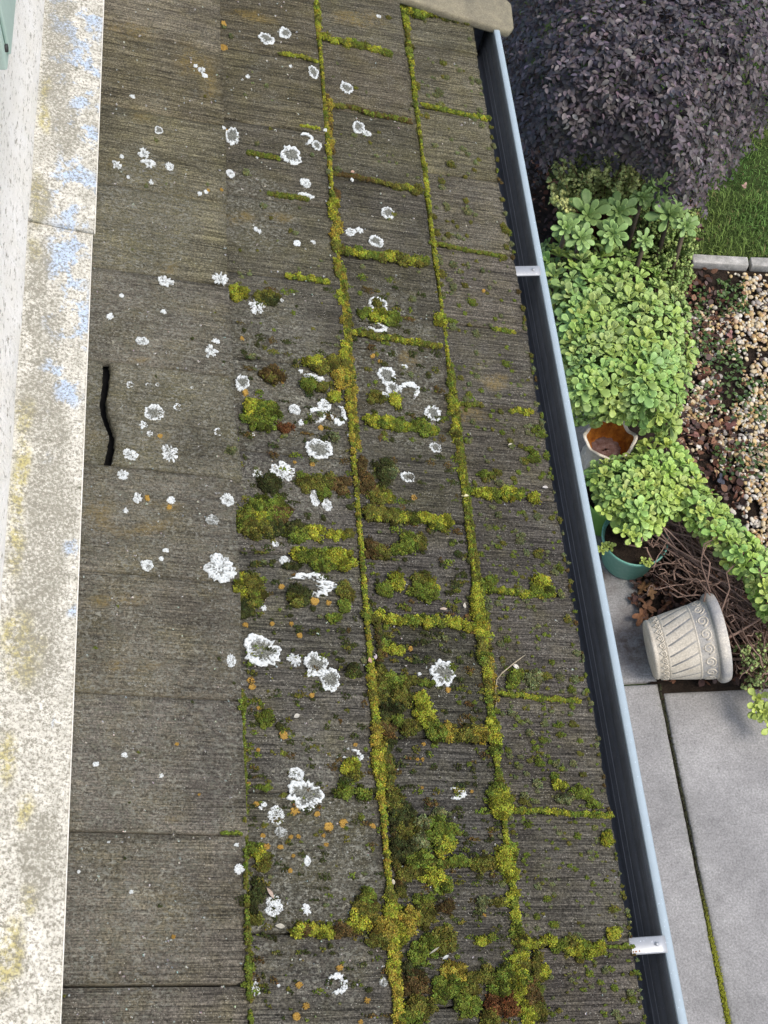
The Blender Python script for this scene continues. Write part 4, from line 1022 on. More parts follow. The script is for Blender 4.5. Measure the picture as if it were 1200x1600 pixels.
# countless small pellets: one object
pel = []
rp = np.random.default_rng(77)
def dens(px, py):
    s, u = rf(px, py)
    ci = course_of(px, py)
    near = np.clip((py - 150) / 900, 0, 1)
    return [.015, .26, .30, .98][ci] * (.25 + .75 * near) * (1.6 if vnoise(np.array(px / 60.), np.array(py / 60.), 4) > .1 else .55)
cnt = 0
while cnt < 1750:
    py = rp.uniform(20, 1600); u_ = rp.random(); x0 = 160 - .039 * py; x1 = 732 + .173 * py
    px = x0 + (x1 - x0 - 3) * u_
    if rp.random() > dens(px, py): continue
    r = rp.choice([1.6, 2.2, 3.0, 4.2, 6.0], p=[.20, .27, .27, .18, .08]) * (1.0 if course_of(px, py) == 3 else .85)
    tone = rp.choice(['pale', 'pale', 'green', 'green', 'olive']) if course_of(px, py) == 3 else rp.choice(['dark', 'olive', 'green', 'pale', 'dark'])
    if py < 450: tone = 'pale' if rp.random() < .7 else 'olive'
    pel.append((px, py, r * rp.uniform(.9, 1.3), r * rp.uniform(.8, 1.05), r * rp.uniform(.7, 1.0), tone)); cnt += 1
# fringe at the ragged eave
for py in np.arange(180, 1600, 9):
    if rp.random() < .62:
        px = 733.5 + .1735 * py + rp.uniform(-4, 1); pel.append((px, py + rp.uniform(-4, 4), rp.uniform(1.5, 4), rp.uniform(2, 5), rp.uniform(2, 4), rp.choice(['green', 'olive', 'brown', 'pale'])))
moss_obj('moss_pellets', pel, 'countless small round moss pellets dotted over the shingles', 'moss', kind='stuff', seed=900, gsz=.0010)
# thin dark low moss film between the cushions of courses two and three
film = []
for _ in range(760):
    py = 420 + 1180 * rp.random() ** .8
    if rp.random() < .5: px = rp.uniform(372, 491 + .0825 * py - 6)
    else: px = rp.uniform(497 + .0825 * py, 622 + .123 * py)
    if py > 700 and rp.random() < .45: px = rp.choice([491 + .0825 * py + rp.exponential(35), 629 + .123 * py - rp.exponential(30), 374 + .01 * py + rp.exponential(25)])
    if px > 629 + .123 * py + 14: continue
    film.append((px, py, rp.uniform(3, 11), rp.uniform(2, 6), rp.uniform(1.0, 2.6), rp.choice(['dark', 'dark', 'dark', 'olive', 'green', 'brown'])))
moss_obj('moss_film', film, 'thin dark moss crust scattered over the middle shingle courses', 'moss', kind='stuff', seed=901, gsz=.0015, dome=False)

# countless pale specks of young lichen
rk = np.random.default_rng(404); sp_ = []
while len(sp_) < 620:
    py = rk.uniform(0, 1600); x0 = 160 - .039 * py; x1 = 732 + .173 * py; px = x0 + (x1 - x0 - 5) * rk.random(); ci = course_of(px, py)
    if rk.random() > [.9, .7, .35, .2][ci] * (1.3 if vnoise(np.array(px / 45.), np.array(py / 45.), 7) > 0 else .35): continue
    if 152 < px < 188 and 550 < py < 735: continue
    sp_.append((px, py, rk.uniform(.6, 1.7), rk.uniform(.6, 1.4), .5, 'speck'))
TONES['speck'] = (.40, .41, .38)
moss_obj('lichen_specks', sp_, 'countless pinhead specks of pale lichen peppering the shingles', 'lichen', kind='stuff', seed=903, gsz=.0011, dome=False)

# ================================================================== twig, fallen scraps on the roof
def on_roof(px, py, h=0.0):
    s, u = rfs(px, py); return FOOT + SW * s + YW * u + RW * (surf_h(s, u) + h)
tw = MB()
P = [on_roof(819, 1025, .004), on_roof(806, 1035, .009), on_roof(797, 1042, .01), on_roof(780, 1056, .009), on_roof(773, 1065, .007), on_roof(772, 1080, .005), on_roof(774, 1098, .003), on_roof(772, 1115, .003)]
o_ = P[3].copy()
tw.tube([p - o_ for p in P], [.0007, .0010, .0011, .0011, .0009, .0007, .0006, .0004], 6, (.36, .31, .22))
tw.tube([P[2] - o_, on_roof(806, 1050, .006) - o_], .0008, 5, (.36, .31, .22))
tg = tw.build('twig', MAT['bark'], None, Matrix.Translation(Vector(o_)), True); tag(tg, 'thin curved dry twig with a small pale bud on the lowest shingle course', 'twig')
def scrap(name, px, py, L, Wd, ang, col, label, h=.004, mat='litter', group=None):
    k = pxscale(px, py)[0] * .85; L *= k; Wd *= k; col = tuple(.75 * q_ for q_ in col); n = 7
    t = np.linspace(0, 1, n); w_ = Wd * np.sin(np.pi * np.clip(t, .02, .98)) ** .8
    V = np.concatenate([np.stack([(t - .5) * L, sgn * w_ / 2, .0015 * np.sin(t * 3) + (abs(sgn)) * .0012], -1) for sgn in (-1, 0, 1)])
    V2 = V.copy(); V2[:, 2] -= .0006
    F = [(q * n + i, q * n + i + 1, (q + 1) * n + i + 1, (q + 1) * n + i) for q in (0, 1) for i in range(n - 1)]
    m_ = len(V); F2 = [tuple(m_ + i for i in f[::-1]) for f in F]
    b = MB(); b.add(np.concatenate([V, V2]), F + F2, col)
    s, u = rfs(px, py)
    o = b.build(name, MAT[mat], None, roofm(s, u, surf_h(s, u) + h) @ Matrix.Rotation(ang, 4, 'Z'), True)
    return tag(o, label, 'leaf', group)
scrap('dry_leaf', 420, 1398, 22, 7, -1.0, (.55, .44, .36), 'pale pinkish dry leaf lying on a white lichen near the bottom', .006)
scrap('dry_leaf', 436, 1449, 18, 9, -.1, (.55, .53, .44), 'cream dry leaf scrap on the near joint of the second course')
scrap('dry_leaf', 462, 1121, 12, 8, .5, (.66, .64, .56), 'small cream leaf scrap on the second course below the lichen chain')
scrap('dry_leaf', 802, 1046, 12, 8, -.6, (.70, .68, .60), 'pale bud leaf beside the thin twig', .008)
scrap('dry_leaf', 691, 954, 13, 5, .1, (.60, .50, .40), 'tan seed husk above the long joint moss on the third course')
scrap('dry_leaf', 724, 949, 5, 10, 0, (.68, .64, .54), 'cream seed husk close to the lower seam, right of the tan one')
scrap('dry_leaf', 725, 777, 14, 5, .2, (.70, .66, .42), 'yellowish husk resting on the lower seam moss')
scrap('dry_leaf', 795, 697, 9, 3, .5, (.62, .58, .48), 'thin pale straw on the lowest course, upper middle')
scrap('dry_leaf', 850, 764, 10, 5, .1, (.75, .72, .68), 'white chip close to the gutter above two moss knobs')
scrap('dry_leaf', 549, 273, 7, 6, .3, (.60, .40, .30), 'pinkish seed stuck in the brownish mossy joint', .006)
scrap('dry_leaf', 575, 1036, 7, 10, .3, (.55, .36, .26), 'pinkish scrap on the seam beside the dense moss field', .008)
scrap('dry_leaf', 584, 1030, 6, 10, -.3, (.60, .52, .55), 'lilac petal scrap just right of the seam', .006)
scrap('dry_leaf', 609, 1383, 7, 9, .2, (.60, .55, .42), 'cream scrap on the seam above the golden moss crest', .012)
scrap('dry_leaf', 672, 1490, 24, 3, .55, (.40, .39, .33), 'pale stalk across the olive moss near the bottom', .014)
scrap('dry_leaf', 690, 1500, 14, 5, .5, (.66, .70, .68), 'feathery pale lichen scrap lying on moss near the bottom', .013)
# ================================================================== THE GARDEN BELOW
rg = np.random.default_rng(31)
def pxm(px, py, z):               # metres per photo pixel at height z
    d = ray(px, py); return (z - CAM[2]) / d[2]
def inside(poly, x, y):
    p = np.array(poly, float); r = np.zeros(np.shape(x), bool); j = len(p) - 1
    for i in range(len(p)):
        c = ((p[i, 1] > y) != (p[j, 1] > y)) & (x < (p[j, 0] - p[i, 0]) * (y - p[i, 1]) / (p[j, 1] - p[i, 1] + 1e-9) + p[i, 0])
        r ^= c; j = i
    return r
def bdist(poly, x, y):
    p = np.array(poly, float); best = np.full(np.shape(x), 1e9)
    for i in range(len(p)):
        a, b = p[i], p[(i + 1) % len(p)]; ab = b - a
        t = np.clip(((x - a[0]) * ab[0] + (y - a[1]) * ab[1]) / (ab @ ab), 0, 1)
        best = np.minimum(best, np.hypot(x - a[0] - t * ab[0], y - a[1] - t * ab[1]))
    return best
def gzv(X, Y, Zs):
    d = (M @ np.stack([X - 600., 800. - Y, np.full(np.shape(X), -FPX)])).T
    return CAM + d * ((Zs - CAM[2]) / d[:, 2])[:, None]
def sample_poly(poly, n, rr_, spacing=0):
    p = np.array(poly); lo, hi = p.min(0), p.max(0); out = np.zeros((0, 2)); tries = 0
    grid = {}; res = []
    while len(res) < n and tries < 60:
        tries += 1
        q = rr_.uniform(lo, hi, (n * 2, 2)); q = q[inside(poly, q[:, 0], q[:, 1])]
        if not spacing:
            res += list(q); continue
        for a in q:
            k = (int(a[0] // spacing), int(a[1] // spacing)); ok = True
            for i in (-1, 0, 1):
                for j in (-1, 0, 1):
                    for b in grid.get((k[0] + i, k[1] + j), ()):
                        if (a[0] - b[0]) ** 2 + (a[1] - b[1]) ** 2 < spacing ** 2: ok = False
            if ok: grid.setdefault(k, []).append(a); res.append(a)
    return np.array(res[:n])
def mound_pts(poly, n, rr_, z0, z1, D, spacing=0, depth=0.0):
    q = sample_poly(poly, n, rr_, spacing)
    def hz(x, y):
        t = np.clip(bdist(poly, x, y) * inside(poly, x, y) / D, 0, 1)
        return z0 + (z1 - z0) * np.sqrt(1 - (1 - t) ** 2) + .04 * (z1) * fbm(x / 40., y / 40., 2)
    z = hz(q[:, 0], q[:, 1]) - depth
    P = gzv(q[:, 0], q[:, 1], z)
    e = 8.
    Px = gzv(q[:, 0] + e, q[:, 1], hz(q[:, 0] + e, q[:, 1]) - depth); Py = gzv(q[:, 0], q[:, 1] - e, hz(q[:, 0], q[:, 1] - e) - depth)
    N = np.cross(Px - P, Py - P); N /= np.linalg.norm(N, axis=1)[:, None]
    N = N + np.array([0, 0, .5]); N /= np.linalg.norm(N, axis=1)[:, None]
    return P, N, q

# ---- leaf templates (length along +X from the stem, face up +Z)
def spoon(stations=7, wmax=.30, thick=.05, cup=.14, neck=.09, tip=.55):
    t = np.array([0, .2, .42, .62, .8, .93, 1.0])
    wd = np.array([neck, neck * 1.2, wmax * .62, wmax * .95, wmax, wmax * .68, .04])
    V = []; Kc = []
    for ti, wi_ in zip(t, wd):
        z0 = .12 * ti - .10 * ti ** 2 * 1.6
        for (a, b) in ((-1, 0), (-.55, 1), (0, 1.1), (.55, 1), (1, 0), (0, -1)):
            V.append((ti, a * wi_, z0 + cup * (a * wi_) ** 2 / wmax * 2.2 + b * thick * .4 * (1 if ti < .98 else .2)))
            e = 1.35 if abs(a) == 1 else (1.0 if b > 0 else .8)
            if ti > .9: e = max(e, 1.25)
            Kc.append((e * 1.02, e, e * .9))
    V = np.array(V); k = 6; F = []
    for i in range(len(t) - 1):
        for j in range(k):
            F.append((i * k + j, i * k + (j + 1) % k, (i + 1) * k + (j + 1) % k, (i + 1) * k + j))
    return V, np.array(F), np.array(Kc)
SP, SPF, SPK = spoon()
AE, AEF, AEK = spoon(wmax=.22, cup=.10, neck=.08, thick=.035)
def flatleaf(w=.30, fold=.10, droop=.12):
    t = np.array([0, .18, .45, .75, 1.0]); wd = np.array([.02, w * .75, w, w * .72, .015]); V = []; Kc = []
    for ti, wi_ in zip(t, wd):
        for a in (-1, 0, 1):
            V.append((ti, a * wi_, -droop * ti ** 2 + fold * abs(a) * wi_ * 2)); Kc.append((1, 1, 1) if a else (1.12, 1.1, 1.1))
    F = [(i * 3 + j, i * 3 + j + 1, (i + 1) * 3 + j + 1, (i + 1) * 3 + j) for i in range(4) for j in (0, 1)]
    return np.array(V), np.array(F), np.array(Kc)
FL, FLF, FLK = flatleaf()

def rosettes(P, N, size, rr_, cols, T=SP, TF=SPF, TK=SPK, nl=(7, 11), inner=.38, lift=(.15, 1.15)):
    A = []; Q = []; Kc = []
    for p, n, s_, c in zip(P, N, size, cols):
        k = rr_.integers(*nl); spin = rr_.uniform(0, 6.28)
        B = basis(n[None] + rr_.normal(0, .12, (1, 3)))[0]
        for i in range(k):
            f = i / (k - 1); th = spin + i * 2.39996 + rr_.normal(0, .12)
            el = lift[0] + (lift[1] - lift[0]) * f + rr_.normal(0, .1)
            L = s_ * (1 - (1 - inner) * f ** 1.3) * rr_.uniform(.88, 1.1)
            x = np.array([math.cos(th) * math.cos(el), math.sin(th) * math.cos(el), math.sin(el)])
            y = np.array([-math.sin(th), math.cos(th), 0]); z = np.cross(x, y)
            roll = rr_.normal(0, .18); y2 = y * math.cos(roll) + z * math.sin(roll); z2 = np.cross(x, y2)
            A.append(B @ np.stack([x, y2, z2], 1) * L); Q.append(p + B @ x * s_ * .04 - B[:, 2] * s_ * .10 * (1 - f))
            Kc.append(c * rr_.uniform(.85, 1.15) * (1 + .12 * f) * np.array([1 + .12 * f, 1, 1]))
    return inst(T, TF, np.array(A), np.array(Q), np.array(Kc), TK)

def origin_mesh(name, parts, mat, parent, loc):
    V, F, K = merge(parts) if isinstance(parts, list) else parts
    me = mesh_from(name, V - np.array(loc), F, mat, True, K)
    return link(name, me, parent, Matrix.Translation(Vector(loc)))
def tube_obj(name, tubes, mat, parent, loc, col):
    b = MB()
    for P, r in tubes:
        c = np.array(col) * rg.uniform(.65, 1.35)
        b.tube(np.array(P) - np.array(loc), r, 5, c)
    return b.build(name, mat, parent, Matrix.Translation(Vector(loc)), True)

# ---------------------------------------------------------------- ground, path, bed, lawn
def sheet(name, x0, x1, y0, y1, z, mat, nx=2, ny=2, maskf=None, amp=0.0, kind='structure'):
    xs = np.linspace(x0, x1, nx); ys = np.linspace(y0, y1, ny); X, Y = np.meshgrid(xs, ys)
    Zz = z + amp * fbm(X * 4, Y * 4, 1)
    idx = np.arange(nx * ny).reshape(ny, nx)
    F = np.stack([idx[:-1, :-1], idx[:-1, 1:], idx[1:, 1:], idx[1:, :-1]], -1).reshape(-1, 4)
    V = np.stack([X, Y, Zz], -1).reshape(-1, 3)
    ex_ = {'Mask': maskf(V)} if maskf else None
    me = mesh_from(name, V, F, mat, True, None, ex_)
    return tag(link(name, me), kind=kind)
sheet('ground', -120, 120, -120, 120, -.024, MAT['lawn_soil'])
sheet('garden_bed', 1.90, 9, 2.13, 4.42, -.004, MAT['soil'], 160, 60, amp=.015)
sheet('soil_strip', -.3, 1.95, 3.74, 4.35, -.010, MAT['soil'], 60, 30, amp=.01)
sheet('soil', -.3, 9, 4.3, 9, -.012, MAT['soil'], 120, 80, amp=.012)
XJ = CAM[0] + 1.575; YJ = 2.203
def slab(x0, x1, y0, y1, nx, ny, stains=()):
    xs = np.concatenate([[x0, x0 + .006], np.linspace(x0 + .02, x1 - .02, nx), [x1 - .006, x1]])
    ys = np.concatenate([[y0, y0 + .006], np.linspace(y0 + .02, y1 - .02, ny), [y1 - .006, y1]])
    X, Y = np.meshgrid(xs, ys)
    ed = np.minimum(np.minimum(X - x0, x1 - X), np.minimum(Y - y0, y1 - Y))
    Z_ = -.006 * np.clip(1 - ed / .006, 0, 1) + .0008 * fbm(X * 6, Y * 6)
    jx = .002 * fbm(X * 20, Y * 20, 2) * (ed < .007)
    V = np.stack([X + jx, Y + jx, Z_], -1); ny_, nx_ = X.shape
    idx = np.arange(nx_ * ny_).reshape(ny_, nx_); V = V.reshape(-1, 3)
    F = np.stack([idx[:-1, :-1], idx[:-1, 1:], idx[1:, 1:], idx[1:, :-1]], -1).reshape(-1, 4).tolist()
    loop = list(idx[0, :]) + list(idx[1:, -1]) + list(idx[-1, -2::-1]) + list(idx[-2:0:-1, 0])
    bt = V[loop].copy(); bt[:, 2] = -.055; k = len(V); L = len(loop)
    F += [(loop[i], k + i, k + (i + 1) % L, loop[(i + 1) % L]) for i in range(L)]
    V = np.concatenate([V, bt])
    R_ = np.zeros(len(V)); G_ = np.zeros(len(V))
    for (px, py, r, s_) in stains:
        c = gz(px, py); R_ = np.maximum(R_, s_ * np.clip(1.3 - ((V[:, 0] - c[0]) ** 2 + (V[:, 1] - c[1]) ** 2) / r ** 2, 0, 1))
    G_ = np.clip(1 - np.minimum(abs(V[:, 0] - XJ) / .03, 9), 0, 1) * .5
    return V, F, np.stack([R_, G_, G_ * 0], -1)
ST = 0
slabs = [slab(-.3, XJ - .007, YJ + .009, 3.75, 60, 90, [(985, 1005, .11, .9), (968, 985, .07, .6), (1000, 965, .09, .5), (990, 1040, .05, .5), (925, 880, .12, .8), (940, 910, .08, .5)]),
         slab(-.3, XJ - .007, -.9, YJ - .004, 40, 60), slab(XJ + .007, 6.5, -.9, YJ - .045, 60, 50)]
V = []; F = []; K = []; n0 = 0
for v, f, k in slabs:
    V.append(v); F += [tuple(i + n0 for i in g) for g in f]; K.append(k); n0 += len(v)
me = mesh_from('path', np.concatenate(V), F, MAT['concrete'], False, None, {'Mask': np.concatenate(K)})
tag(link('path', me), kind='structure')
sheet('joint_soil', XJ - .02, XJ + .02, -.9, YJ, -.016, MAT['soil'])
# moss in the path joint: bright near the camera, dark further on
def granules(P, nrm, sz, cols, rr_):
    n = len(P); B = basis(nrm + rr_.normal(0, .4, (n, 3)), rr_.uniform(0, 6.28, n))
    return inst(ICO0, ICO0F, B * np.stack([sz, sz * rr_.uniform(.6, 1, n), sz * rr_.uniform(.8, 1.6, n)], -1)[:, None, :], P, cols)
n = 6500; yy = rg.uniform(.2, 2.2, n); g = np.clip((1.42 - yy) / .25, 0, 1)
keep = rg.random(n) < .25 + .75 * g; yy = yy[keep]; g = g[keep]; n = len(yy)
P = np.stack([XJ + rg.normal(0, .0028 + .0016 * g, n), yy, -.010 + rg.uniform(0, .009, n) + .005 * g], -1)
cl = np.array(TONES['bright']) * g[:, None] + np.array((.06, .062, .035)) * (1 - g[:, None])
v = granules(P, np.tile([[0, 0, 1.]], (n, 1)), rg.uniform(.002, .0038, n), cl * rg.uniform(.6, 1.2, (n, 1)), rg)
tag(origin_mesh('path_joint_moss', v, MAT['moss'], None, (XJ, 1, 0)), 'line of moss in the long concrete path joint, bright green at its near end', 'moss', kind='stuff')

# kerb between bed and lawn
kb = MB()
for (a, b_) in (((1078, 412), (1166, 417)), ((1169, 417), (1420, 426))):
    p0, p1 = gz(*a), gz(*b_); L = np.linalg.norm((p1 - p0)[:2]); ang = math.atan2(p1[1] - p0[1], p1[0] - p0[0]); c, s_ = math.cos(ang), math.sin(ang)
    kb.box(((p0[0] + p1[0]) / 2, (p0[1] + p1[1]) / 2 - .0, .018), (L - .003, .055, .05), [[c, -s_, 0], [s_, c, 0], [0, 0, 1]])
o = kb.build('kerb', MAT['kerb_concrete']); tag(o, kind='structure'); bv = o.modifiers.new('b', 'BEVEL'); bv.width = .007; bv.segments = 3
# lawn
sheet('lawn', 1.9, 40, 4.40, 40, .0, MAT['lawn_soil'], 60, 60, amp=.01)
n = 42000
x = rg.uniform(2.25, 4.2, n); y = 4.41 + rg.random(n) ** 1.2 * 2.4
tuft = fbm(x * 9, y * 9, 3)
kk = rg.random(n) < .75 + .4 * tuft; x = x[kk]; y = y[kk]; tuft = tuft[kk]; n = len(x)
h = rg.uniform(.02, .05, n) * (1 + .3 * tuft); az = rg.uniform(0, 6.28, n); ln = rg.uniform(.2, 1.1, n)
wv = np.stack([-np.sin(az), np.cos(az), 0 * az], -1) * rg.uniform(.0012, .0024, n)[:, None]
b0 = np.stack([x, y, np.full(n, -.004)], -1); mid = b0 + np.stack([np.cos(az) * ln * .35, np.sin(az) * ln * .35, np.full(n, .62)], -1) * h[:, None]
tp = b0 + np.stack([np.cos(az) * ln, np.sin(az) * ln, .95 - .3 * ln], -1) * h[:, None]
V = np.stack([b0 - wv, b0 + wv, mid + wv * .8, mid - wv * .8, tp], 1).reshape(-1, 3)
i0 = (np.arange(n) * 5)[:, None]
F = np.concatenate([i0 + [[0, 1, 2]], i0 + [[0, 2, 3]], i0 + [[3, 2, 4]]])
cg = np.array([.13, .23, .05]) * rg.uniform(.6, 1.35, (n, 1)) * np.stack([1 + .5 * np.clip(fbm(x * 3, y * 3, 6), -.4, 1), np.ones(n), np.ones(n)], -1)
yel = rg.random(n) < .05; cg[yel] = (.24, .22, .09)
me = mesh_from('grass', V, F, MAT['grass'], False, np.repeat(cg, 5, 0))
tag(link('grass', me), 'short green lawn grass beyond the pale kerb', 'grass', kind='stuff')

# pebbles
PEB = [(1050, 418), (1095, 424), (1560, 445), (1640, 960), (1400, 990), (1235, 900), (1190, 855), (1130, 800), (1080, 745), (1050, 690), (1060, 600), (1068, 520)]
q = sample_poly(PEB, 16000, rg)
soilm = fbm(q[:, 0] / 38., q[:, 1] / 38., 5) + np.clip((1105 - q[:, 0]) / 60., 0, 1) * .5 + .45 * np.exp(-(((q[:, 0] - 1115) / 40) ** 2 + ((q[:, 1] - 470) / 40) ** 2)) + .35 * np.exp(-(((q[:, 0] - 1120) / 30) ** 2 + ((q[:, 1] - 740) / 50) ** 2))
q = q[soilm + rg.normal(0, .12, len(q)) < .22]; n = len(q)
sz = rg.uniform(.0055, .0125, n) * rg.choice([.8, 1, 1.25], n)
P = gzv(q[:, 0], q[:, 1], rg.uniform(.002, .02, n))
PC = np.array([(.66, .63, .56), (.60, .56, .46), (.58, .44, .22), (.46, .30, .13), (.33, .30, .27), (.50, .36, .24), (.62, .52, .34)])
cl = PC[rg.choice(len(PC), n, p=[.14, .20, .20, .13, .07, .10, .16])] * .98 * rg.uniform(.75, 1.15, (n, 1))
B = basis(np.array([[0, 0, 1.]]) + rg.normal(0, .3, (n, 3)), rg.uniform(0, 6.28, n))
PT = ICO1 * (1 + .10 * fbm(ICO1[:, 0] * 1.5 + 4, ICO1[:, 1] * 1.5, 2))[:, None]
v = inst(PT, ICO1F, B * np.stack([sz * rg.uniform(.9, 1.35, n), sz * rg.uniform(.7, 1, n), sz * rg.uniform(.45, .75, n)], -1)[:, None, :], P, cl)
tag(origin_mesh('pebbles', v, MAT['pebble'], None, (2.7, 3.5, 0)), 'cream, white and tan pebbles covering the garden bed', 'gravel', kind='stuff')
# litter: broken brown leaves on pebbles and soil
def crumpled(n, poly, zr, size, cols, rr_, w=.34):
    q = sample_poly(poly, n, rr_); P = gzv(q[:, 0], q[:, 1], rr_.uniform(*zr, n))
    B = basis(np.array([[0, 0, 1.]]) + rr_.normal(0, .55, (n, 3)), rr_.uniform(0, 6.28, n))
    sz = rr_.uniform(*size, n)
    cl = np.array(cols)[rr_.integers(0, len(cols), n)] * rr_.uniform(.6, 1.3, (n, 1))
    return inst(FL, FLF, B * np.stack([sz, sz * rr_.uniform(.8, 1.7, n), sz * rr_.uniform(.5, 2.2, n)], -1)[:, None, :], P, cl, FLK)
BROWN = [(.10, .045, .03), (.16, .08, .05), (.07, .04, .035), (.20, .11, .07), (.05, .035, .03), (.14, .10, .09)]
SOILP = [(1050, 418), (1110, 420), (1150, 500), (1125, 620), (1170, 700), (1170, 800), (1120, 790), (1050, 690), (1060, 560)]
UND = [(985, 905), (1010, 830), (1060, 800), (1130, 830), (1240, 930), (1260, 1075), (1150, 1066), (1030, 1063), (1018, 1000)]
BACK = [(830, 230), (900, 225), (1090, 280), (1095, 400), (1060, 430), (870, 400), (835, 395)]
v = merge([crumpled(620, SOILP, (.008, .03), (.015, .04), BROWN, rg), crumpled(300, PEB, (.015, .035), (.014, .035), BROWN, rg),
           crumpled(1500, UND, (.004, .035), (.014, .035), BROWN, rg), crumpled(900, BACK, (.004, .03), (.014, .035), BROWN, rg)])
tag(origin_mesh('leaf_litter', v, MAT['litter'], None, (2.4, 3.2, 0)), 'brown broken leaf litter strewn over soil and pebbles', 'leaf litter', kind='stuff')
WEEDP = [[(1120, 435), (1165, 440), (1170, 490), (1120, 495)], [(1100, 520), (1165, 540), (1160, 600), (1095, 580)], [(1080, 600), (1200, 590), (1200, 660), (1090, 650)], [(1110, 700), (1200, 690), (1210, 740), (1130, 750)], [(1080, 450), (1110, 450), (1110, 560), (1080, 560)]]
v = merge([crumpled(210, p_, (.008, .035), (.010, .024), [(.07, .13, .03), (.10, .16, .05), (.05, .10, .03)], rg) for p_ in WEEDP])
tag(origin_mesh('weeds', v, MAT['leaf_soft'], None, (2.6, 3.7, 0)), 'low green weeds creeping between the pebbles', 'weeds', kind='stuff')

# a few whole dead leaves
def lobed_leaf(px, py, z, L, ang, col, label, tilt=.3, cat='leaf', lobes=5, group='dead leaves lying in the garden'):
    n = 44; a = np.linspace(-math.pi, math.pi, n, endpoint=False)
    r = (.42 + .58 * (np.abs(np.cos(a * lobes / 2.)) ** 1.4)) * (.62 + .38 * np.cos(a) ** 2)
    rings = []
    for q_ in (.0, .35, .7, 1.0):
        x = np.cos(a) * r * q_; y = np.sin(a) * r * q_ * .8
        zz = .18 * fbm(x * 2 + px, y * 2 + py) + .22 * np.abs(y) + .1 * q_ ** 2 * np.sin(a * 3)
        rings.append(np.stack([x, y, zz], -1))
    V = np.concatenate(rings) * L; idx = np.arange(4 * n).reshape(4, n)
    F = np.stack([idx[:-1], idx[1:], np.roll(idx[1:], -1, 1), np.roll(idx[:-1], -1, 1)], -1).reshape(-1, 4)
    K = np.array(col) * (1 + .3 * fbm(V[:, 0] * 90, V[:, 1] * 90, 1))[:, None]
    me = mesh_from('dead_leaf', V, F, MAT['litter'], True, np.clip(K, 0, 1))
    mt_ = Matrix.Translation(Vector(gz(px, py, z))) @ Matrix.Rotation(ang, 4, 'Z') @ Matrix.Rotation(tilt, 4, 'X')
    o = link('dead_leaf', me, None, mt_); s2 = o.modifiers.new('s', 'SOLIDIFY'); s2.thickness = .001
    return tag(o, label, cat, group)
lobed_leaf(1003, 962, .03, .060, .6, (.26, .13, .07), 'large lobed orange-brown dead leaf left of the tipped pot')
lobed_leaf(1012, 948, .035, .050, 2.2, (.22, .12, .07), 'curled lobed brown leaf just above the large orange-brown one')
lobed_leaf(1005, 918, .03, .045, 4.0, (.24, .13, .06), 'lobed brown leaf below the teal pot')
lobed_leaf(1018, 925, .04, .042, 1.1, (.28, .17, .09), 'tan lobed leaf right of the leaf below the teal pot')
lobed_leaf(990, 938, .02, .034, 5.2, (.12, .06, .04), 'small dark brown leaf at the edge of the concrete')
lobed_leaf(1140, 665, .03, .040, .3, (.13, .06, .05), 'dark maroon leaf on the pebbles above the white shell-like one', lobes=3)
lobed_leaf(1126, 750, .03, .036, 1.3, (.06, .065, .085), 'blue-black wet leaf on the pebbles', lobes=3)
lobed_leaf(1171, 673, .03, .032, 2.5, (.03, .022, .02), 'black curled leaf beside a pale rim on the pebbles', lobes=3)
lobed_leaf(1085, 680, .03, .036, 3.0, (.24, .12, .10), 'reddish leaf close to the edge of the big succulent', lobes=3)
lobed_leaf(1140, 523, .03, .030, 1.0, (.30, .16, .15), 'pinkish leaf high on the pebbles', lobes=3)
lobed_leaf(1110, 628, .03, .036, 2.0, (.20, .09, .06), 'russet leaf among weeds in the pebbles', lobes=3)
lobed_leaf(1075, 570, .04, .030, 4.4, (.30, .12, .07), 'orange-red leaf at the right edge of the big succulent', lobes=5)
lobed_leaf(1163, 290, .05, .026, .9, (.36, .24, .20), 'pinkish dry leaf lying on the lawn', lobes=3)
lobed_leaf(1018, 432, .30, .030, .9, (.34, .12, .07), 'orange dead leaf caught beside the big succulent top', lobes=5)

# ---------------------------------------------------------------- purple shrub
SHR = [(770, -140), (1320, -140), (1270, 120), (1215, 168), (1170, 195), (1150, 232), (1118, 262), (1085, 312), (1052, 302), (1020, 268), (960, 250), (905, 238), (862, 238), (846, 262), (820, 240), (790, 100)]
def sprigs(P, N, rr_, cols, Lr=(.10, .2), nleaf=13, leaf=(.022, .038)):
    A = []; Q = []; Kc = []; st = []
    for p, n, c in zip(P, N, cols):
        L = rr_.uniform(*Lr); d = n * .75 + np.array([0, 0, -.15]) + rr_.normal(0, .3, 3); d /= np.linalg.norm(d)
        pts = []; x = p - d * L * .4
        for i in range(nleaf):
            d = d + np.array([0, 0, -.11]) + rr_.normal(0, .05, 3); d /= np.linalg.norm(d); x = x + d * L / nleaf; pts.append(x.copy())
            side = 1 if i % 2 else -1
            y = np.cross(d, [0, 0, 1.]); y /= np.linalg.norm(y) + 1e-9
            a = d * .55 + y * side * .8 + rr_.normal(0, .25, 3) + np.array([0, 0, -.15]); a /= np.linalg.norm(a)
            up = n * .8 + np.array([0, 0, .6]) + rr_.normal(0, .45, 3); b = np.cross(up, a); b /= np.linalg.norm(b); cc_ = np.cross(a, b)
            s_ = rr_.uniform(*leaf) * (.7 + .3 * math.sin(3.1 * (i + 1) / nleaf))
            A.append(np.stack([a, b, cc_], 1) * s_); Q.append(x); Kc.append(c * rr_.choice([.55, .8, 1., 1.25, 1.7], p=[.2, .25, .25, .2, .1]) * rr_.uniform(.85, 1.15) * (1 + rr_.normal(0, .06, 3)))
        st.append(pts)
    return np.array(A), np.array(Q), np.array(Kc), st
P, N, q = mound_pts(SHR, 1250, rg, .35, 1.35, 170, 9.3)
N[:, 2] *= .6
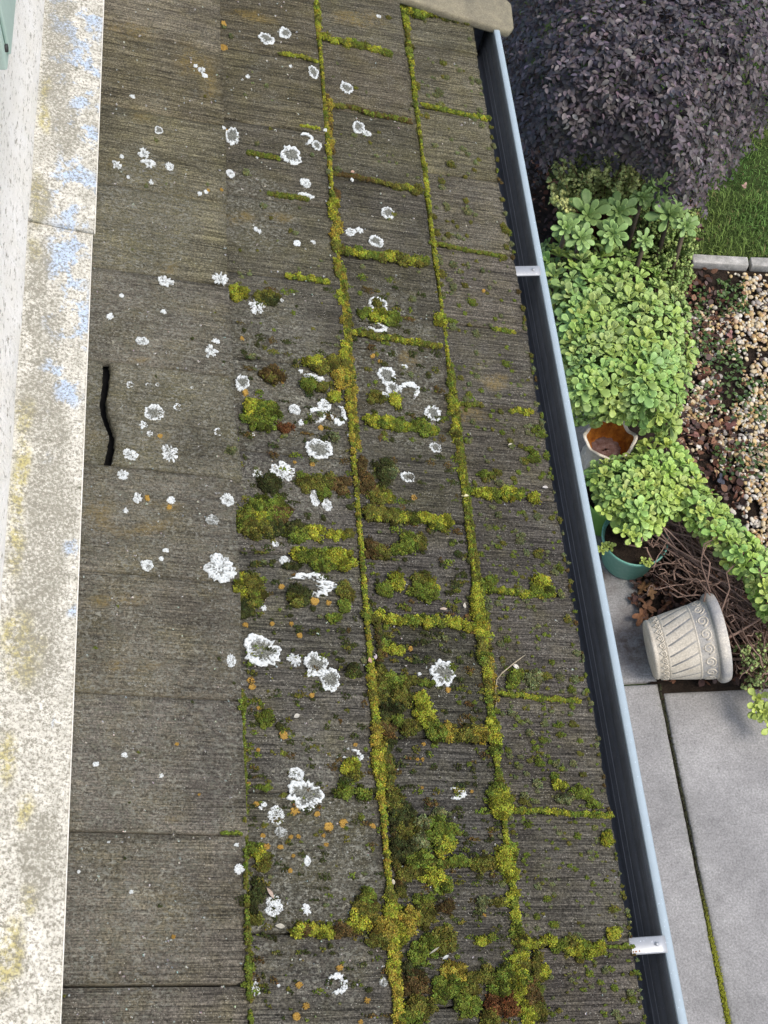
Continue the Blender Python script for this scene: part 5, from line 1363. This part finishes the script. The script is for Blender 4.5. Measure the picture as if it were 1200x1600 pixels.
base = np.array([.086, .073, .079])
hue = fbm(q[:, 0] / 60., q[:, 1] / 60., 7)[:, None]
col = base * (1 + .25 * hue)
A, Q, K, st = sprigs(P, N, rg, col)
P2, N2, q2 = mound_pts(SHR, 600, rg, .25, 1.22, 170, 13, depth=.10)
A2, Q2, K2, _ = sprigs(P2, N2, rg, np.tile(base * .9, (len(P2), 1)))
shr_loc = gz(1010, 60, .0)
shr = empty('purple_shrub', shr_loc, 'large drooping shrub with dusky purple leaves beside the lawn', 'shrub')
PL, PLF, PLK = flatleaf(.29, .16, .18)
origin_mesh('foliage', [inst(PL, PLF, A, Q, K, PLK), inst(PL, PLF, A2, Q2, K2, PLK)], MAT['leaf_purple'], shr, shr_loc)
tb = []
for i in range(46):
    e = P[rg.integers(len(P))]; m_ = shr_loc * .45 + e * .55 + np.array([0, 0, .30]); t = np.linspace(0, 1, 9)[:, None]
    tb.append(((1 - t) ** 2 * shr_loc + 2 * t * (1 - t) * m_ + t ** 2 * e, np.linspace(.016, .002, 9)))
tube_obj('branch', tb, MAT['bark'], shr, shr_loc, (.09, .06, .05))

# ---------------------------------------------------------------- succulent mounds
MD1 = [(838, 392), (862, 378), (905, 374), (960, 380), (1000, 392), (1022, 420), (1045, 440), (1070, 470), (1078, 540), (1068, 610), (1050, 668), (1015, 668), (975, 655), (930, 656), (895, 655), (868, 640), (850, 560), (838, 470)]
P, N, q = mound_pts(MD1, 420, rg, .27, .62, 70, 13.6)
col = np.array([.24, .375, .115]) * (1 + .16 * fbm(q[:, 0] / 50., q[:, 1] / 50., 2))[:, None] * np.stack([rg.uniform(.85, 1.15, len(P)), np.ones(len(P)), rg.uniform(.8, 1.25, len(P))], -1)
loc1 = gz(965, 520, 0)
sc1 = empty('succulent_bush', loc1, 'big dense mound of pale green spoon-leaved succulent beside the gutter', 'succulent', 'spoon-leaved succulents')
parts = [rosettes(P, N, rg.uniform(.036, .074, len(P)), rg, col)]
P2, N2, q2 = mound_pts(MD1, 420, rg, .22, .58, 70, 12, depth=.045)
parts.append(rosettes(P2, N2, rg.uniform(.034, .05, len(P2)), rg, np.tile([.14, .24, .07], (len(P2), 1)) * rg.uniform(.7, 1.2, (len(P2), 1))))  # lower leaves coloured darker for the shade inside the mound
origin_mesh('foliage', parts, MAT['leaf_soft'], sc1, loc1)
tb = []
for i in range(120):
    e = P2[rg.integers(len(P2))]; s_ = loc1 + rg.normal(0, .13, 3) * [1, 1, 0]; m_ = (s_ + e) / 2 + rg.normal(0, .05, 3); t = np.linspace(0, 1, 7)[:, None]
    tb.append(((1 - t) ** 2 * s_ + 2 * t * (1 - t) * m_ + t ** 2 * e, .005))
tube_obj('stem', tb, MAT['bark'], sc1, loc1, (.12, .09, .06))

MD2 = [(922, 742), (938, 722), (985, 718), (1003, 700), (1028, 676), (1060, 700), (1085, 738), (1106, 772), (1145, 820), (1180, 850), (1215, 890), (1245, 980), (1215, 985), (1190, 950), (1165, 905), (1130, 868), (1100, 838), (1062, 802), (1034, 812), (1005, 840), (985, 828), (960, 804), (948, 800), (934, 775)]
P, N, q = mound_pts(MD2, 330, rg, .27, .40, 45, 12.5)
col = np.array([.27, .41, .11]) * (1 + .16 * fbm(q[:, 0] / 50., q[:, 1] / 50., 2))[:, None] * np.stack([rg.uniform(.85, 1.15, len(P)), np.ones(len(P)), rg.uniform(.8, 1.25, len(P))], -1)
loc2 = gz(1010, 775, 0)
sc2 = empty('succulent_bush', loc2, 'trailing pale green succulent spilling from the green pot over the teal pot to the right', 'succulent', 'spoon-leaved succulents')
parts = [rosettes(P, N, rg.uniform(.040, .058, len(P)), rg, col)]
for (px, py, s_) in ((1000, 818, .062), (988, 838, .05), (1018, 815, .056), (975, 830, .045), (945, 800, .05), (958, 788, .05), (1030, 800, .05)):
    parts.append(rosettes(gz(px, py, .33)[None], np.array([[-.1, -.5, .8]]), [s_], rg, np.array([[.33, .47, .12]])))
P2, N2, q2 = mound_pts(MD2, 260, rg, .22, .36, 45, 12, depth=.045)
parts.append(rosettes(P2, N2, rg.uniform(.034, .05, len(P2)), rg, np.tile([.15, .25, .07], (len(P2), 1)) * rg.uniform(.7, 1.2, (len(P2), 1))))  # deeper trailing leaves, their shade put into a darker green
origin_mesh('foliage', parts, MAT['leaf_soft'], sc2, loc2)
tb = []
for i in range(70):
    e = P2[rg.integers(len(P2))]; s_ = (gz(1000, 815, .17) if i % 3 else gz(1130, 930, .1)) + rg.normal(0, .03, 3) * [1, 1, .2]; m_ = (s_ + e) / 2 + rg.normal(0, .04, 3); t = np.linspace(0, 1, 8)[:, None]
    tb.append(((1 - t) ** 2 * s_ + 2 * t * (1 - t) * m_ + t ** 2 * e, rg.uniform(.0025, .0045)))
tube_obj('stem', tb, MAT['bark'], sc2, loc2, (.24, .17, .14))
# small rosettes of their own on the pots' rims
for px, py, z, s_, lab in ((948, 853, .2, .030, 'small green succulent sprout on the left rim of the teal pot'), (1010, 877, .2, .026, 'small green succulent sprout on the front rim of the teal pot'), (1188, 1112, .12, .06, 'yellow-green succulent rosette over the concrete at the right edge')):
    l_ = gz(px, py, z); n_ = 4 if s_ < .05 else 5
    Pp = l_ + rg.normal(0, s_ * .45, (n_, 3)) * [1, 1, .3]
    o = origin_mesh('succulent_sprout', rosettes(Pp, np.tile([[-.1, -.3, .9]], (n_, 1)), np.full(n_, s_ * .8), rg, np.tile([[.30, .40, .10]], (n_, 1))), MAT['leaf_soft'], None, l_)
    tag(o, lab, 'succulent')

# ---------------------------------------------------------------- broad rosettes and the fine-leaved bush behind
for px, py, r, lab in ((918, 336, 40, 'largest broad green rosette, left of the group behind the big succulent'), (884, 355, 24, 'small broad rosette at the far left of the group'), (908, 372, 24, 'broad rosette tucked under the largest one'), (966, 330, 30, 'broad rosette right of the largest one'),
                       (957, 366, 26, 'low broad rosette above the big succulent'), (1030, 296, 32, 'highest broad pale rosette at the right of the group'), (1046, 336, 34, 'wide spiky broad rosette below the highest pale one'), (1004, 308, 20, 'small blue-green rosette between the left and right groups'), (1072, 352, 20, 'rightmost broad rosette by the lawn'), (1008, 376, 18, 'small broad rosette half buried in fine leaves')):
    z = .64; l_ = gz(px, py, z); t = pxm(px, py, z)
    v = rosettes(l_[None], np.array([[-.1, -.55, .8]]), [r * t * 1.08], rg, np.array([[.19, .32, .115]]) * rg.uniform(.85, 1.15), AE, AEF, AEK, (17, 22), .35, (-.1, 1.2))
    e = empty('rosette_plant', gz(px, py, z) * [1, 1, 0], lab, 'succulent', 'broad rosettes behind the big succulent')
    bl = np.array([l_[0], l_[1], 0]); WM[e.name] = Matrix.Translation(Vector(bl)); e.matrix_basis = WM[e.name]
    origin_mesh('foliage', v, MAT['leaf_soft'], e, l_)
    tube_obj('stem', [(np.array([bl + [0, 0, z * k_ * .95] for k_ in np.linspace(0, 1, 5)]) + rg.normal(0, .004, (5, 3)), .011)], MAT['bark'], e, bl, (.14, .11, .08))
def fine_bush(poly, n, root, zr, name, label, c1, c2, lsz=(.0055, .009), nl=26, stemcol=(.16, .07, .045), cat='shrub', droop=.0, spread=.12):
    q = sample_poly(poly, n, rg, 0); E_ = gzv(q[:, 0], q[:, 1], rg.uniform(*zr, len(q)))
    root = np.array(root); A = []; Pp = []; Kc = []; tb = []
    for e in E_:
        m_ = root * .35 + e * .65 + np.array([0, 0, .06]) + rg.normal(0, .04, 3); s_ = root + rg.normal(0, .04, 3) * [1, 1, 0]
        t = np.linspace(0, 1, 9)[:, None]; L = (1 - t) ** 2 * s_ + 2 * t * (1 - t) * m_ + t ** 2 * e
        tb.append((L, np.linspace(.004, .0012, 9)))
        cc_ = c1 if rg.random() < .55 else c2
        tl = rg.uniform(.55, 1.0, nl); tt = tl[:, None]
        x = (1 - tt) ** 2 * s_ + 2 * tt * (1 - tt) * m_ + tt ** 2 * e + rg.normal(0, .0065, (nl, 3))
        Pp.append(x); B = basis(rg.normal(0, .6, (nl, 3)) + [0, -.3, .8], rg.uniform(0, 6.28, nl)); sz = rg.uniform(*lsz, nl)
        A.append(B * np.stack([sz * 1.1, sz, sz * .3], -1)[:, None, :]); Kc.append(np.array(cc_) * rg.uniform(.65, 1.25, (nl, 1)))
    e = empty(name, root, label, cat)
    origin_mesh('foliage', inst(ICO0, ICO0F, np.concatenate(A), np.concatenate(Pp), np.concatenate(Kc)), MAT['leaf_soft'], e, root)
    tube_obj('stem', tb, MAT['bark'], e, root, stemcol)
    return e
fine_bush([(862, 245), (900, 232), (950, 218), (985, 232), (1030, 262), (1000, 300), (960, 300), (935, 275), (905, 300), (885, 330), (862, 330), (856, 280)], 150, gz(935, 400, 0), (.55, .75), 'fine_leaved_bush', 'bush of tiny yellow-green leaves under the purple shrub', (.56, .60, .22), (.30, .36, .12), (.007, .011))
fine_bush([(985, 262), (1050, 270), (1088, 300), (1092, 380), (1085, 450), (1060, 478), (1035, 452), (1010, 415), (985, 385), (1000, 330)], 260, gz(1030, 430, 0), (.30, .50), 'fine_leaved_bush', 'fine-leaved green bush between the broad rosettes and the kerb', (.30, .40, .12), (.20, .30, .08))
fine_bush([(1130, 1015), (1215, 1005), (1240, 1090), (1190, 1105), (1150, 1085), (1160, 1060)], 46, gz(1215, 1010, 0), (.10, .26), 'fine_leaved_bush', 'thin sprigs with tiny green leaves hanging over the concrete right of the tipped pot', (.28, .36, .12), (.20, .28, .09), nl=14, stemcol=(.15, .08, .05))
# bare tangled stems over the fallen pot's mouth
BT = [(1005, 850), (1030, 822), (1062, 806), (1100, 836), (1140, 876), (1180, 940), (1230, 980), (1240, 1090), (1165, 1062), (1130, 1000), (1105, 935), (1060, 935), (1020, 930)]
tb = []
q = sample_poly(BT, 460, rg)
for i in range(230):
    a = q[i]; ang = rg.normal(-.5, .8); L = rg.uniform(30, 95); b_ = a + np.array([math.cos(ang), -math.sin(ang)]) * L * (1 if rg.random() < .5 else -1)
    if not inside(BT, np.array([b_[0]]), np.array([b_[1]]))[0]: b_ = q[rg.integers(len(q))] if rg.random() < .25 else (a + (b_ - a) * .35)
    z0, z1 = rg.uniform(.03, .24, 2); n = 9; t = np.linspace(0, 1, n)
    Px_ = a[0] + (b_[0] - a[0]) * t + 9 * fbm(t * 3 + i, np.full(n, i * .7)); Py_ = a[1] + (b_[1] - a[1]) * t + 11 * fbm(t * 3 + i * 1.7, np.full(n, 5.))
    tb.append((gzv(Px_, Py_, z0 + (z1 - z0) * t + .04 * np.sin(t * math.pi)), np.linspace(rg.uniform(.0022, .0042), .0014, n)))
for pts in ([(1120, 1005, .2), (1150, 990, .22), (1200, 960, .25), (1260, 940, .28)], [(1140, 1030, .16), (1180, 1030, .18), (1250, 1030, .2)], [(1110, 925, .32), (1095, 880, .34), (1100, 850, .36), (1130, 835, .36)], [(1065, 905, .26), (1090, 905, .3), (1110, 930, .33)], [(1100, 940, .3), (1110, 880, .34), (1098, 865, .34), (1105, 850, .34), (1125, 848, .34)],
            [(1125, 960, .28), (1140, 920, .32), (1135, 895, .33), (1150, 880, .34)], [(975, 850, .2), (1000, 855, .24), (1005, 835, .27), (1000, 820, .3)], [(1015, 850, .2), (1005, 838, .25), (1020, 855, .23), (1030, 840, .27)]):
    c_ = np.array([gz(a, b_, z) for a, b_, z in pts]); tt = np.linspace(0, len(pts) - 1, 16); ii = np.arange(len(pts))
    tb.append((np.stack([np.interp(tt, ii, c_[:, k]) for k in range(3)], -1), np.linspace(.0065 if pts[0][0] in (1120, 1140) else .0038, .003, 16)))
o = tube_obj('bare_stems', tb, MAT['bark'], None, gz(1120, 960, 0), (.23, .155, .12))
tag(o, 'tangle of bare brown woody stems between the teal pot and the tipped pot', 'plant')

# ---------------------------------------------------------------- pots
def lathe(mb, prof, k=56, warp=None, col=(1, 1, 1), closed=False, flip=False):
    a = np.arange(k) / k * 2 * math.pi; V = []
    for i, (r, z) in enumerate(prof):
        rr_ = np.full(k, r); zz = np.full(k, z)
        if warp is not None: rr_, zz = warp(i, r, z, a)
        V.append(np.stack([rr_ * np.cos(a), rr_ * np.sin(a), zz], -1))
    n = len(prof); F = [(i * k + j, i * k + (j + 1) % k, (i + 1) * k + (j + 1) % k, (i + 1) * k + j) for i in range(n - 1) for j in range(k)]
    F.append(tuple(range(k))[::-1])
    if closed: F.append(tuple((n - 1) * k + j for j in range(k)))
    if flip: F = [f[::-1] for f in F]
    mb.add(np.concatenate(V), F, col)
def pot(name, px, py, z, rpx, label, mat, taper=.76, rimh=.022):
    c = gz(px, py, z); t = pxm(px, py, z); R_ = rpx * t; loc = (c[0], c[1], 0)
    e = empty(name, loc, label, 'flower pot'); T_ = Matrix.Translation(Vector(loc))
    b = MB(); rb = R_ * taper; w_ = .006
    lathe(b, [(rb * .9, .002), (rb * .97, .004), (rb, .010), (R_ * .93, z - rimh - .004), (R_ * .95, z - rimh), (R_ * .985, z - rimh + .002), (R_ * .99, z - rimh + .008), (R_, z - .003), (R_ - .001, z), (R_ - w_, z), (R_ - w_ - .001, z - .004), (R_ * .93 - w_, z - rimh), (rb - w_, .03)])
    b.build('pot_body', mat, e, T_, True)
    s_ = MB(); k = 40; a = np.arange(k) / k * 2 * math.pi; V = []; hz_ = z - .028; rs_ = (R_ - w_) * .95
    for q_ in (0.02, .3, .6, .85, 1.0):
        x, y = np.cos(a) * rs_ * q_, np.sin(a) * rs_ * q_; V.append(np.stack([x, y, hz_ + .008 * fbm(x * 30, y * 30, 1)], -1))
    s_.add(np.concatenate(V), [(i * k + j, (i + 1) * k + j, (i + 1) * k + (j + 1) % k, i * k + (j + 1) % k)[::-1] for i in range(4) for j in range(k)] + [tuple(range(k))])
    s_.build('potting_soil', MAT['soil'], e, T_)
    return e
pot('teal_pot', 993, 838, .185, 53, 'round teal plastic pot with soil and bare stems', MAT['teal_plastic'])
pot('green_pot', 958, 768, .21, 49, 'bright green plastic pot mostly hidden under the trailing succulent', MAT['green_plastic'])
# white trumpet pot with scalloped mouth
c = gz(953, 684, .30); t = pxm(953, 684, .30); R_ = 41 * t; loc = (c[0], c[1], 0); T_ = Matrix.Translation(Vector(loc))
e = empty('trumpet_pot', loc, 'cream glazed pot with a scalloped flaring mouth and orange-stained inside', 'flower pot')
def wv_(i, r, z, a):
    f = np.clip((z - .20) / .10, 0, 1); g_ = np.clip(z / .06, 0, 1) * (1 - f)
    return r * (1 + .085 * f * (.6 * np.cos(a * 6 + .4) + .12 * np.cos(a * 12 + .8)) + .05 * g_ * np.cos(a * 12)), z + .012 * f * np.cos(a * 6 + .4)
b = MB(); lathe(b, [(.055, .002), (.062, .006), (.060, .02), (.074, .06), (.092, .12), (.090, .17), (.080, .20), (.082, .23), (R_ * .82, .27), (R_ * .97, .292), (R_, .298), (R_ * .985, .303), (R_ * .92, .302), (R_ * .86, .295)], 84, wv_)
b.build('pot_body', MAT['cream_glaze'], e, T_, True)
b = MB(); lathe(b, [(.040, .205), (.060, .212), (.068, .232), (R_ * .75, .266), (R_ * .861, .2945)], 84, wv_, flip=True)
b.build('stained_inside', MAT['orange_stain'], e, T_, True)
b = MB(); k = 30; a = np.arange(k) / k * 6.2832; V = [np.stack([np.cos(a) * r_, np.sin(a) * r_, .216 + .006 * fbm(np.cos(a) * r_ * 70, np.sin(a) * r_ * 70, 1)], -1) for r_ in (.005, .03, .058, .070)]
b.add(np.concatenate(V), [(i * k + j, (i + 1) * k + j, (i + 1) * k + (j + 1) % k, i * k + (j + 1) % k)[::-1] for i in range(3) for j in range(k)] + [tuple(range(k))])
b.build('dirt', MAT['dirt_pink'], e, T_)

# ornate tipped pot: scroll bands and diagonal flutes
RB, RR, LL = .116, .176, .290
slope = math.asin((RR - RB) / LL)
base_c = gz(1014, 1016, RB * math.cos(slope))
yaw = math.radians(3)
ax = np.array([math.cos(yaw) * math.cos(slope), math.sin(yaw) * math.cos(slope), math.sin(slope)])
ux = np.cross([0, 0, 1.], ax); ux /= np.linalg.norm(ux); vx = np.cross(ax, ux)
T_ = Matrix([[ux[i], vx[i], ax[i], base_c[i]] for i in range(3)] + [[0, 0, 0, 1]])
e = empty('ornate_pot', (base_c[0], base_c[1], 0), 'pale cast-stone pot with scroll bands and diagonal flutes lying tipped on its side', 'flower pot')
def rad(z): return RB + (RR - RB) * .80 * (z / LL)
def fl(i, r, z, a):
    f = np.clip((z - .058) / .008, 0, 1) * np.clip((.170 - z) / .008, 0, 1)
    ph = a * 19 + (z - .06) * 62
    return r + .0032 * f * (.35 - (1 - np.abs(np.sin(ph / 2))) ** 3), np.full_like(a, z)
b = MB(); pr = [(RB * .6, .0), (RB * .93, .0), (RB * 1.0, .004), (RB * 1.02, .012), (RB * 1.0, .018), (rad(.02) * .985, .021)]
pr += [(rad(z) * .985, z) for z in np.linspace(.022, .052, 5)] + [(rad(.055) + .001, .055), (rad(.058) + .0015, .058)]
pr += [(rad(z) + .001, z) for z in np.linspace(.060, .170, 22)] + [(rad(.172) + .003, .172), (rad(.175) + .002, .175)]
pr += [(rad(z) * .99, z) for z in np.linspace(.178, .232, 6)] + [(rad(.236) + .003, .236), (rad(.24) + .003, .240)]
lathe(b, pr, 360, fl); b.build('pot_body', MAT['cast_stone'], e, T_, True)
b = MB(); lathe(b, [(rad(.24) + .002, .2405), (RR * .965, .243), (RR * 1.0, .250), (RR * 1.01, .262), (RR * 1.0, .274), (RR * .975, .283), (RR * .94, .285), (RR * .90, .278), (RR * .87, .22), (RR * .72, .06), (.01, .05)], 96)
b.build('pot_rim', MAT['cast_stone_grey'], e, T_, True)
def scroll_band(z0, z1, n, name):
    b = MB(); h = (z1 - z0) / 2; zc = (z0 + z1) / 2
    for i in range(n):
        a0 = i / n * 2 * math.pi; t = np.linspace(0, 1, 26); th = t * 2 * math.pi * 1.6
        r_ = h * .88 * (1 - t * .82); da = r_ * np.cos(th) / rad(zc); dz = r_ * np.sin(th)
        zz = zc + dz; aa = a0 + da; R2 = rad(zz) * .985 + .0018
        b.tube(np.stack([R2 * np.cos(aa), R2 * np.sin(aa), zz], -1), np.linspace(.0038, .0026, 26) * (h / .018) ** .5, 5)
        t = np.linspace(0, 1, 9); aa = a0 + (2 * math.pi / n) * t; zz = zc + h * .9 * np.cos(t * math.pi)
        aa = a0 + h * .88 / rad(zc) + (2 * math.pi / n - h * .88 / rad(zc)) * t
        b.tube(np.stack([(rad(zz) * .985 + .0015) * np.cos(aa), (rad(zz) * .985 + .0015) * np.sin(aa), zz], -1), .0026, 5)
    b.build(name, MAT['cast_stone'], e, T_, True)
scroll_band(.024, .052, 26, 'scroll_band'); scroll_band(.180, .232, 17, 'scroll_band')

# ---------------------------------------------------------------- labels for the small lichens: each by its nearest landmark
anchors = [(l, px, py) for (px, py, _, _, _, l) in NAMED] + [(l, b[0][0], b[0][1]) for b, l in CUSH] + [(l, *p[len(p) // 2]) for p, _, _, _, l in JO]
anchors = [a for a in anchors if len(a[0].split()) <= 10]
used_lab = set()
def dir8(dx, dy):
    k = int(round(math.atan2(dy, dx) / (math.pi / 4))) % 8
    return ['right of', 'below and right of', 'below', 'below and left of', 'left of', 'above and left of', 'above', 'above and right of'][k]
for name, pre, LST in (('lichen_fleck', 'tiny white fleck', SMALL), ('orange_lichen', 'orange lichen tuft', ORANGE)):
    for i, (px, py, r) in enumerate(LST):
        o = bpy.data.objects[name if i == 0 else '%s.%03d' % (name, i)]
        for l, ax_, ay_ in sorted(anchors, key=lambda a: math.hypot(a[1] - px, a[2] - py)):
            d = dir8(px - ax_, py - ay_); lab = '%s %s the %s' % (pre, d, l)
            if (l, d, pre) not in used_lab and len(lab.split()) <= 16:
                used_lab.add((l, d, pre)); o['label'] = lab; break
